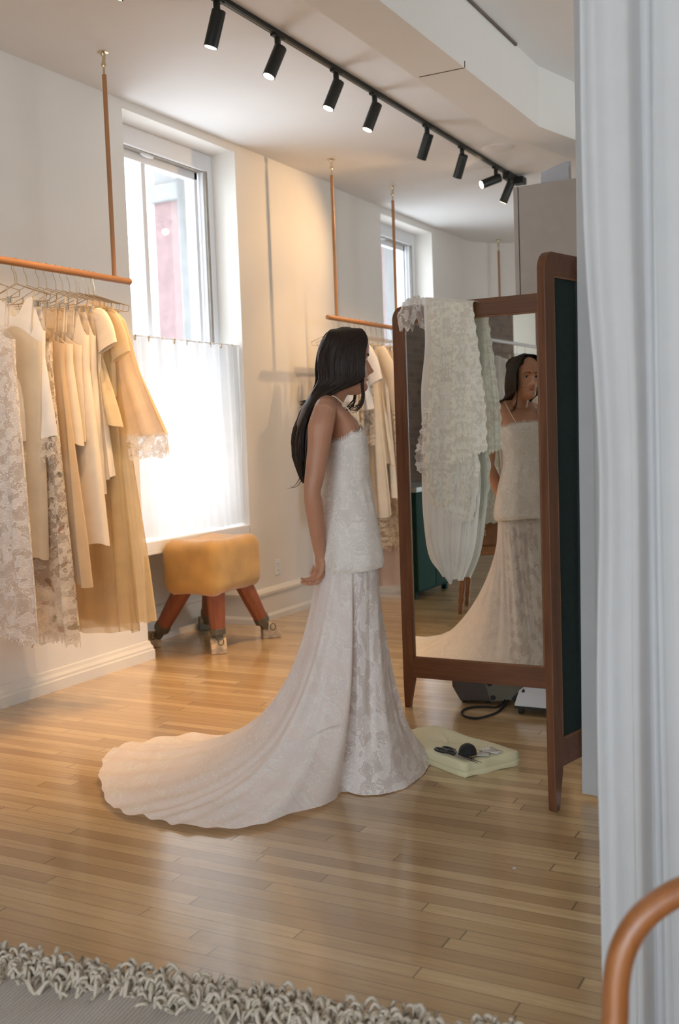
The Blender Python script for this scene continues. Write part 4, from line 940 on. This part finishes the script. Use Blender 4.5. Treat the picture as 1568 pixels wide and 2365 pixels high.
for j in range(m + 1):
    t = j/m; row = []; ur = []
    for k, (p0, p1, p2, p3, z1, z2, R, train, deg) in enumerate(cols):
        B = ((1-t)**3, 3*t*(1-t)**2, 3*t*t*(1-t), t**3)
        xy = p0*B[0] + p1*B[1] + p2*B[2] + p3*B[3]; z = .93*B[0] + z1*B[1] + z2*B[2] + .004*B[3]
        a = math.radians(deg); dt = (cols[(k+1) % n][3] - cols[k-1][3]); tg = dt/(np.linalg.norm(dt)+1e-9); nr = np.array([-tg[1], tg[0]])
        g = math.sin(PI*min(1, t*.95))**1.2
        fold = g*(.012*math.sin(a*7 + 1) + .006*math.sin(a*13 + 2.2*t) + .0025*math.sin(a*29 + 4*t))*(1 - .45*math.exp(-((deg+40)/40)**2))
        fold += g*train*(.020*math.sin(a*10 + .6) + .010*math.sin(a*21 + 1 + t))*math.exp(-((t - .5)/.28)**2)
        # one deep pleat where the train joins the front at the near side
        fold += -.030*math.exp(-((deg + 93)/4.0)**2)*min(1, t*1.6) + .028*math.exp(-((deg + 103)/5.0)**2)*min(1, t*1.4)
        floorw = max(0, (t - .55)/.45)*train
        z += floorw*(1 - t)*(.06*max(0, math.sin(a*13 + 1)) ) + floorw*(.010 + .012*math.sin(a*23 + t*5)**2 + .006*math.sin(t*22 + a*9)**2) + (.012*math.exp(-((deg+110)/10)**2) if t > .6 else 0)
        z = max(z, .004)
        xy = xy + nr*fold*(1 - .75*floorw)
        if j == m: xy = xy + nr*(.0022*math.sin(a*83) + .002*math.sin(a*37 + 1))*(.4 + train)
        row.append((xy[0], xy[1], z)); ur.append((k/n*2.6 + .0, t*(.9 + R)))
    P.append(row); U.append(ur)
P = [r + [r[0]] for r in P]; U = [r + [(2.6, r[0][1])] for r in U]
ka = int(n*98/360); kb = int(n*285/360)
sk = MB().grid([r[ka:kb + 1] for r in P], [r[ka:kb + 1] for r in U]).build('skirt', SKT, woman, smooth='all')
MB().grid([r[kb:] + r[1:ka + 1] for r in P], [r[kb:] + [(u[0] + 2.6, u[1]) for u in r[1:ka + 1]] for r in U]).build('front_panel', SKL, sk, smooth='all')
# ---------------------------------------------------------------- things on the floor
PADC = cloth('pale_lemon_cotton', (.66, .62, .40), .0, weave=300)
F0, R0, B0 = np.array([-1.487, 3.757]), np.array([-1.344, 3.984]), np.array([-1.81, 4.215]); L0 = F0 + (B0 - R0)
root = thing('kneeling_pad', 'pale lemon cloth-covered pad lying on the floor beside the skirt hem', 'pad', (F0[0], F0[1], 0))
mb = MB(); rings = []; N = 14
for zz, ins in ((0, .002), (.004, 0), (.022, .0), (.024, .001), (.026, .0), (.050, 0), (.057, .001), (.060, .005)):
    ring = []
    for a, b in ((F0, R0), (R0, B0), (B0, L0), (L0, F0)):
        c = (F0 + B0)/2
        for i in range(12):
            p = a + (b - a)*i/12; dd = c - p; dd /= np.linalg.norm(dd); p = p + dd*ins*1.4 + dd*.004*math.sin(i*1.1); ring.append((p[0]-F0[0], p[1]-F0[1], zz + .002*math.sin(i*.9 + zz*200)))
    rings.append(ring)
c = (F0 + B0)/2 - F0
for q in (.75, .5, .25, .02): rings.append([(c[0] + (p[0]-c[0])*q, c[1] + (p[1]-c[1])*q, .060 + .003*math.sin(p[0]*40+q*5)) for p in rings[7]])
mb.loft(rings); mb.build('pad_cover', PADC, root, smooth='all')
mb = MB().tube([(F0[0]-F0[0] + d[0], d[1], .025) for d in [(-.004, -.004), tuple(R0 - F0 + np.array([.003, -.003]))]], .0015, 5).tube([(0, -.004, .025), tuple(L0 - F0 + np.array([-.003, -.003])) + (.025,)], .0015, 5); mb.build('piping', PADC, root)
ZP = .064
# pin cushion: black half ball on a dotted band
q = onZ(1080, 1745, ZP); root = thing('pin_cushion', 'round black pin cushion with a dotted yellow band on the lemon pad', 'pin cushion', tuple(q))
MB().lathe([(.030, 0), (.036, .006), (.0355, .014), (.033, .024), (.026, .035), (.014, .0425), (0, .045)], (0, 0, .004), 28).build('cushion', plain('black_velvet', (.006, .006, .007), .8, Sheen_Weight=.1), root, smooth='all')
MB().tube([(.034*math.cos(a), .034*math.sin(a), .005) for a in np.linspace(0, 2*PI, 33)], .0045, 8, cap=False).build('band', RUBBER, root)
mb = MB()
for k in range(26):
    a = 2*PI*k/26; mb.ball((.0383*math.cos(a), .0383*math.sin(a), .006), (.0022, .0022, .0022), 6, 4)
mb.build('yellow_stitches', plain('yellow_thread', (.62, .50, .16), .7), root)
# shears
a = onZ(1018, 1735, ZP); b = onZ(1100, 1762, ZP); d = (b - a); Ls = .24; d /= np.linalg.norm(d); s_ = np.array([-d[1], d[0], 0]); a = a - d*.01
root = thing('scissors', 'black-handled tailor\'s shears lying open on the lemon pad', 'scissors', tuple(a))
for sg, col in ((1, 0), (-1, 1)):
    h = MB(); cc = d*.035 + s_*sg*.020 + zv*(.010 + .004*col)
    h.tube([cc + d*.032*math.cos(t) + s_*.014*math.sin(t) for t in np.linspace(0, 2*PI, 25)], .0055, 8, cap=False); h.tube([cc + d*.03, d*.095 + s_*sg*.008 + zv*.008, d*.115 + zv*.008], [.006, .006, .005], 8)
    h.build('handle', plain('black_plastic', (.02, .02, .022), .3), root)
    k = MB(); e0 = d*.10 + zv*(.006 + .003*col); tip = d*.235 - s_*sg*.008 + zv*.004
    k.loft([[e0 + s_*.010, e0 - s_*.010, e0 - s_*.010 + zv*.0025, e0 + s_*.010 + zv*.0025], [e0 + (tip-e0)*.5 + s_*.007, e0 + (tip-e0)*.5 - s_*.007, e0 + (tip-e0)*.5 - s_*.007 + zv*.002, e0 + (tip-e0)*.5 + s_*.007 + zv*.002], [tip + s_*.001, tip - s_*.001, tip - s_*.001 + zv*.001, tip + s_*.001 + zv*.001]]); k.build('blade', STEEL, root, smooth=False)
MB().lathe([(.006, 0), (.006, .005), (0, .006)], tuple(d*.108 + zv*.008), 12).build('pivot', STEEL, root)
# packets of pins
PAP = plain('silvery_packet', (.62, .60, .58), .35, var=.2, scale=120)
for k, (x, y, an, lab) in enumerate([(1112, 1743, .3, 'clear packet of pins touching the pin cushion'), (1125, 1732, .9, 'small silvery packet behind the other two on the lemon pad'), (1140, 1737, -.2, 'white paper slip rightmost on the lemon pad')]):
    q = onZ(x, y, ZP); root = thing('pin_packet', lab, 'packet', tuple(q), an)
    m_ = MB(); m_.grid([[(-.03 + .06*i/6, -.022 + .044*j/4, .0012 + .0025*math.sin(i*1.3+k)*math.sin(j*1.1) + .002) for i in range(7)] for j in range(5)]); o = m_.build('packet_film', PAP, root)
    so = o.modifiers.new('t', 'SOLIDIFY'); so.thickness = .0012
    mm = MB()
    for i in range(5): mm.tube([(-.02 + .008*i, -.012, .0056), (-.018 + .008*i, .014, .0056)], .0006, 4)
    mm.build('pins', STEEL, root)

# brown case and its cable, behind the mirror
CASE = plain('dark_brown_case', (.055, .034, .022), .55); CASE2 = plain('olive_side_panel', (.13, .115, .075), .6)
q = onZ(1118, 1626, 0); rz = math.radians(14); root = thing('machine_case', 'dark brown machine case with rubber corner buttons on the floor behind the mirror', 'case', (q[0], q[1], 0), rz)
pf = [(-.155, .085), (-.115, .012), (.0, .012), (.03, .012), (.03, .30), (-.155, .30)]
pfb = [(x, z) for x, z in pf]
MB().loft([[(x, 0, z) for x, z in pf], [(x, .26, z) for x, z in pf]]).build('case_shell', CASE, root, smooth=False, bevel=.006)
pf2 = [(.031, .012), (.20, .03), (.20, .30), (-.0, .30), (.005, .10)]
MB().loft([[(x, -.006, z) for x, z in pf2], [(x, .25, z) for x, z in pf2]]).build('side_panel', CASE2, root, smooth=False, bevel=.004)
for x, z in ((.03, .105), (.045, .035)): MB().lathe([(0, 0), (.012, .001), (.013, .006), (.010, .010), (0, .010)], (x, -.006, z), 12, (0, -1, 0)).build('corner_button', RUBBER, root)
for x in (-.10, .02): MB().lathe([(.012, 0), (.012, .013), (0, .013)], (x, .03, 0), 12).build('rubber_foot', RUBBER, root)
pts = [onZ(x, y, .006) for x, y in ((1195, 1607), (1172, 1622), (1150, 1632), (1120, 1632), (1092, 1633), (1074, 1638), (1066, 1646), (1075, 1655), (1100, 1659), (1130, 1652), (1155, 1640), (1180, 1620), (1200, 1603))]
pts[0][2] = .06; pts[-1][2] = .075; pts[1][2] = .03; pts[-2][2] = .03
tag(MB().tube(crom(pts, 5), .0055, 8).build('power_cable', RUBBER, smooth='all', loc=tuple(pts[6])), 'black cable looped on the floor under the mirror\'s lower rail', 'cable')
q = onZ(1186, 1650, 0); root = thing('steamer_base', 'off-white appliance on black castors under the mirror\'s right end', 'appliance', (q[0], q[1], 0))
WHP = plain('off_white_plastic', (.55, .55, .55), .5, var=.03)
MB().loft([[(.0, 0, .04), (.30, 0, .04), (.30, .30, .04), (.0, .30, .04)], [(.02, .02, .11), (.28, .02, .11), (.28, .28, .11), (.02, .28, .11)], [(.05, .06, .135), (.25, .06, .135), (.25, .25, .135), (.05, .25, .135)]]).build('housing', WHP, root, smooth=False, bevel=.008)
MB().box((.005, .003, .030), (.295, .295, .041)).build('base_plate', RUBBER, root, smooth=False)
MB().tube([(-.01, .03, .06), (.02, .03, .09), (.05, .03, .11)], .012, 8).build('cable_gland', RUBBER, root)
for x, y in ((.03, .025), (.26, .025), (.03, .26), (.26, .26)): MB().lathe([(.0, -.012), (.018, -.012), (.021, -.006), (.021, .006), (.018, .012), (0, .012)], (x, y, .021), 16, (1, .2, 0)).build('castor', RUBBER, root)
# speck of paper
q = onZ(1188, 2006, 0); tag(MB().box((q[0]-.005, q[1]-.004, .0005), (q[0]+.005, q[1]+.004, .003)).build('paper_scrap', WHP, smooth=False, loc=(q[0], q[1], .0005)), 'tiny white paper scrap on the bare floorboards', 'scrap')

# ---------------------------------------------------------------- things the mirror shows: cabinet, chair with clothes
GRN = plain('green_painted_wood', (.012, .045, .035), .85, Specular_IOR_Level=.15)
root = thing('cabinet', 'dark green cabinet seen in the mirror left of the lace veil', 'cabinet', (-3.76, 1.35, 0))
MB().box((-.28, -.35, .05), (.28, .35, .86)).build('carcass', GRN, root, smooth=False, bevel=.005); MB().box((.281, -.34, .07), (.30, -.005, .85)).build('door', GRN, root, smooth=False, bevel=.004); MB().box((.281, .005, .07), (.30, .34, .85)).build('door', GRN, root, smooth=False, bevel=.004)
MB().box((-.30, -.37, .86), (.32, .37, .90)).build('cabinet_top', plain('grey_stone_top', (.25, .27, .26), .4), root, smooth=False, bevel=.004)
for k, (x, y) in enumerate(((-.2, -.3), (.24, -.3), (-.2, .3), (.24, .3))): MB().box((x - .02, y - .02, 0), (x + .02, y + .02, .055)).build('foot', GRN, root, smooth=False)
CHW = wood('honey_chair_wood', (.20, .075, .02), (.34, .14, .04), .35, coat=.4)
cx, cy = -2.78, 1.92; root = thing('carved_chair', 'carved wooden chair seen in the mirror behind the reflected skirt', 'chair', (cx, cy, 0), math.radians(-15))
MB().lathe([(0, .43), (.20, .43), (.215, .44), (.215, .452), (.205, .46), (0, .462)], (0, 0, 0), 32).build('seat', CHW, root)
for x, y in ((-.15, -.14), (.15, -.14), (-.15, .15), (.15, .15)):
    pr = [(.014, 0), (.018, .03), (.014, .06), (.022, .10), (.016, .13), (.024, .18), (.017, .23), (.026, .29), (.018, .34), (.022, .40), (.020, .435)]
    d = np.array([x*.25, y*.25, 0]); rr = []
    for r, z in pr: rr.append([np.array([x, y, z]) + d*(1 - z/.43) + np.array([r*math.cos(a), r*math.sin(a), 0]) for a in np.linspace(0, 2*PI, 14, endpoint=False)])
    MB().loft(rr).build('leg', CHW, root, smooth='all')
pf = [(-.11, .46), (-.075, .52), (-.13, .60), (-.09, .68), (-.16, .76), (-.13, .86), (-.06, .92), (0, .90)]; pf = pf + [(-x, z) for x, z in pf[::-1][1:]]
pf = [(p[0], p[2]) for p in crom([(x, 0, z) for x, z in pf], 4)]
MB().loft([[(x, -.175 - (z-.46)*.16, z) for x, z in pf], [(x, -.200 - (z-.46)*.16, z) for x, z in pf]]).build('splat_back', CHW, root, smooth=False, bevel=.004)
def draped(name, label, pts, col, w, loc, seed):
    """cloth hung over the chair back: a strip following pts with folds"""
    C = crom(pts, 6); P = []; U = []; r = random.Random(seed)
    for i, p in enumerate(C):
        t = i/(len(C)-1); row = []; ur = []
        for k in range(31):
            s_ = k/30 - .5; f = .012*math.sin(s_*22 + seed) + .008*math.sin(s_*47 + t*3)
            row.append((p[0] + s_*w*(1 + .2*t), p[1] + f, p[2] + .006*math.sin(k*1.7)*(1 if i in (0, len(C)-1) else 0))); ur.append((s_*w*1.5, t))
        P.append(row); U.append(ur)
    o = MB().grid(P, U).build(name, col, smooth='all'); o.location = loc; o.rotation_euler = (0, 0, math.radians(-15)); return o
tag(draped('draped_shawl', '', [(0, -.255, .62), (0, -.285, .80), (0, -.275, .925), (0, -.235, .93), (0, -.21, .84), (0, -.165, .70), (0, -.150, .62)], VLACEG, .34, (cx, cy, .012), 3), 'pale green lace shawl over the chair back seen in the mirror', 'shawl', 'clothes thrown over the carved chair')
tag(draped('draped_blouse', '', [(-.10, -.275, .50), (-.10, -.30, .80), (-.10, -.29, .945), (-.10, -.235, .95), (-.10, -.20, .82), (-.10, -.14, .60), (-.10, -.13, .52)], LACEC, .13, (cx, cy, .02), 5), 'peach lace blouse hanging down the left of the chair back in the mirror', 'blouse', 'clothes thrown over the carved chair')

# ---------------------------------------------------------------- curtains on the right
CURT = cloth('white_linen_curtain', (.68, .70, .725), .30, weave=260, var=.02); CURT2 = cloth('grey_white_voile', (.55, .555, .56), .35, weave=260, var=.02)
def drape(name, label, path, z0, z1, mat, nf, amp, seed, n=420, edge=None, group=None):
    C = crom([(a, b, 0) for a, b in path], 10); L = [0]
    for i in range(1, len(C)): L.append(L[-1] + np.linalg.norm(C[i]-C[i-1]))
    r = random.Random(seed); ph = [r.uniform(0, 6) for _ in range(5)]; o0 = np.array([path[0][0], path[0][1], 0])
    P = []; U = []; m = 50
    for j in range(m+1):
        t = j/m; z = z1 + (z0 - z1)*t; row = []; ur = []
        for k in range(n+1):
            s_ = k/n; q = s_*L[-1]; i = min(max(1, int(np.searchsorted(L, q))), len(C)-1); w = (q - L[i-1])/(L[i]-L[i-1]+1e-9); p = C[i-1]*(1-w) + C[i]*w
            tg = C[i]-C[i-1]; tg /= np.linalg.norm(tg); nr = np.array([-tg[1], tg[0], 0])
            ss = s_ + .012*math.sin(t*3 + ph[0])*math.sin(s_*9) ; f = amp*(math.sin(ss*nf*2*PI + ph[1] + .5*math.sin(t*2.2)) + .4*math.sin(ss*nf*3.3*PI + ph[2] + t*.8) + .10*math.sin(ss*nf*6.1*PI + ph[3] + t))*(.85 + .25*t) + amp*.7*math.sin(t*4 + s_*5 + ph[4])
            e = edge(t) if edge else 0
            p = p + nr*f + tg*(e*max(0, 1 - s_*3)**1 + .35*amp*math.cos(ss*nf*2*PI))
            row.append((p[0]-o0[0], p[1]-o0[1], z - z0)); ur.append((q*1.5, z))
        P.append(row); U.append(ur)
    root = thing(name, label, 'curtain', (o0[0], o0[1], z0), 0, group)
    MB().grid(P, U).build('curtain_panel', mat, root, smooth='all')
    return root
e0 = onD(1372, 1182, 2.08); e1 = onD(1760, 1182, 1.98)
drape('floor_curtain', 'near white curtain hanging from ceiling to floor at the right edge of the photo', [(e0[0], e0[1]), tuple((e0[:2]*.67 + e1[:2]*.33) + np.array([0, .03])), tuple(e0[:2]*.33 + e1[:2]*.67), (e1[0], e1[1])], .015, 3.33, CURT, 3.2, .022, 4, edge=lambda t: -.010 + .0*t + .022*math.exp(-((t-.62)/.10)**2) + .004*math.sin(t*9))
q = onZ(1352, 1822, .02)[:2]; q1 = onD(1440, 1182, 3.55)[:2]; q2 = onD(1560, 1182, 3.3)[:2]
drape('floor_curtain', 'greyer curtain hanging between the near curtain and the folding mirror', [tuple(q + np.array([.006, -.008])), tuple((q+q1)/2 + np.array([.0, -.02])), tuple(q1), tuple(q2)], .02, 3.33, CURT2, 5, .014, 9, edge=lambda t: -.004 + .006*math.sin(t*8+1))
root = thing('curtain_track', 'white ceiling track carrying the curtains at the right edge', 'curtain track', (e0[0], e0[1], 3.33))
m_ = MB(); pth = [(q[0], q[1], 3.352), (q1[0], q1[1], 3.352), (q2[0], q2[1], 3.352)]; m_.tube([np.array(p) - np.array([e0[0], e0[1], 3.33]) for p in pth], .012, 8); m_.tube([np.array([e0[0], e0[1], 3.352]) - np.array([e0[0], e0[1], 3.33]), np.array([e1[0], e1[1], 3.352]) - np.array([e0[0], e0[1], 3.33])], .012, 8); m_.build('track', SASH, root)
for p in (pth[0], pth[2], (e0[0] + .03, e0[1], 3.352), (e1[0], e1[1], 3.352)): MB().tube([np.array(p) - np.array([e0[0], e0[1], 3.33]), np.array([p[0], p[1], ZC]) - np.array([e0[0], e0[1], 3.33])], .008, 6).build('bracket', SASH, root)

# ---------------------------------------------------------------- bentwood chair, close at the lower right
D0 = 1.45; R3 = np.array([W[0][0], W[1][0], 0]); R3 /= np.linalg.norm(R3); FW = np.array([-R3[1], R3[0], 0])
cc = onD(1748, 1182, D0); base = np.array([cc[0], cc[1], 0]); root = thing('bentwood_chair', 'bent amber wood chair back loop in the lower right corner of the photo', 'chair', tuple(base))
def bl(x, y): w = onD(x, y, D0) - base; return w
half = [bl(1423, 2420), bl(1421, 2340), bl(1424, 2262), bl(1440, 2190), bl(1478, 2125), bl(1535, 2078), bl(1600, 2048), bl(1675, 2034)]
mid = half[-1] @ R3
full = half + [h - R3*2*(h @ R3) for h in half[::-1]]
lo = [half[0] + np.array([0, 0, -.12]) + R3*.02 + FW*(-.02), half[0] + np.array([0, 0, 0])*1]
low_l = np.array([*(R3*-.165 + FW*-.05)[:2], .45]); legl = np.array([*(R3*-.185 + FW*.02)[:2], .012])
low_r = low_l - R3*2*(low_l @ R3); legr = legl - R3*2*(legl @ R3)
MB().tube(crom([legl, low_l*.5 + legl*.5, low_l] + full + [low_r, low_r*.5 + legr*.5, legr], 8), .0185, 16).build('back_loop', BENT, root, smooth='all')
sc = -FW*.24; MB().lathe([(0, 0), (.19, 0), (.205, .008), (.205, .028), (.195, .034), (0, .030)], tuple(sc + zv*.43), 36).build('seat', BENT, root)
for sg in (-1, 1): MB().tube([sc + R3*sg*.15 - FW*.12 + zv*.435, sc + R3*sg*.19 - FW*.16 + zv*.002], [.018, .013], 12).build('leg', BENT, root)
MB().tube([sc + np.array([.15*math.cos(a), .15*math.sin(a), .22]) for a in np.linspace(0, 2*PI, 33)], .010, 8, cap=False).build('hoop_stretcher', BENT, root)
MB().tube(crom([low_l + R3*.02 + zv*.02, low_l*.5 + half[3]*.5 + R3*.09, full[7]*.6 + full[4]*.0 + zv*.25, low_r*.5 + full[-4]*.5 - R3*.09, low_r - R3*.02 + zv*.02], 6), .012, 12).build('inner_loop', BENT, root)

# ---------------------------------------------------------------- rug with looped fringe
RUGW = NT('flatwoven_rug'); g = RUGW.n('SeparateXYZ', i0=RUGW.n('TexCoord').outputs['Object'])
rib = RUGW.math('SINE', RUGW.math('MULTIPLY', g.outputs[0], 620)); rn = RUGW.noise(RUGW.coord('Object', (60, 260, 60)), 3, 3)
rc = RUGW.ramp(RUGW.math('ADD', RUGW.math('MULTIPLY', rib, .18), rn), [(.25, (.38, .33, .29)), (.6, (.58, .52, .46)), (.9, (.68, .62, .56))])
RUGM = RUGW.done(RUGW.pbr(rc, .95, Normal=RUGW.bump(RUGW.math('ADD', rib, rn), .6, .003), Sheen_Weight=.3))
YARN = plain('ecru_yarn', (.68, .60, .49), .95, var=.15, scale=300, bump=.4)
ra = np.array([-2.16, 1.875]); rb = np.array([-.90, 2.055]); rd = (rb - ra)/np.linalg.norm(rb - ra); rn_ = np.array([rd[1], -rd[0]]); ang = math.atan2(rd[1], rd[0])
a0 = ra - rd*.6; Lr = 2.35
root = thing('rug', 'grey-beige flatwoven rug with a tangled yarn fringe in the lower left corner', 'rug', (a0[0], a0[1], 0), ang)
mb = MB(); P = [[(Lr*i/80, -1.7*j/40, .006 + .004*math.sin(i*.7 + j*.4)*math.sin(j*.9) + (.004 if j == 0 else 0)) for i in range(81)] for j in range(41)]
mb.grid(P); o = mb.build('rug_field', RUGM, root, smooth='all'); so = o.modifiers.new('t', 'SOLIDIFY'); so.thickness = .008; so.offset = -1
o.location.z = .004
fr = MB()
for k in range(620):
    x = Lr*(k + rng.rand())/620; y = -.02 + (rng.rand()-.5)*.05; p = np.array([x, y, .016]); pts = [p]; a = PI/2 + (rng.rand()-.5)*1.8; ln = 5 + rng.randint(5); st = .012 + .008*rng.rand(); curl = (rng.rand()-.5)*1.5; z = .018 + .030*rng.rand()
    for q in range(ln):
        a += curl + (rng.rand()-.5)*.9
        p = p + np.array([math.cos(a)*st, math.sin(a)*st*(1.0 if p[1] < .06 else .3), 0]); pts.append(np.array([p[0], p[1], .006 + abs(z*math.sin(q*.9 + k))]))
    fr.tube(crom(pts, 3), .0042 + .0016*rng.rand(), 5, cap=False)
o = fr.build('fringe', YARN, root, smooth='all'); o['kind'] = 'stuff'
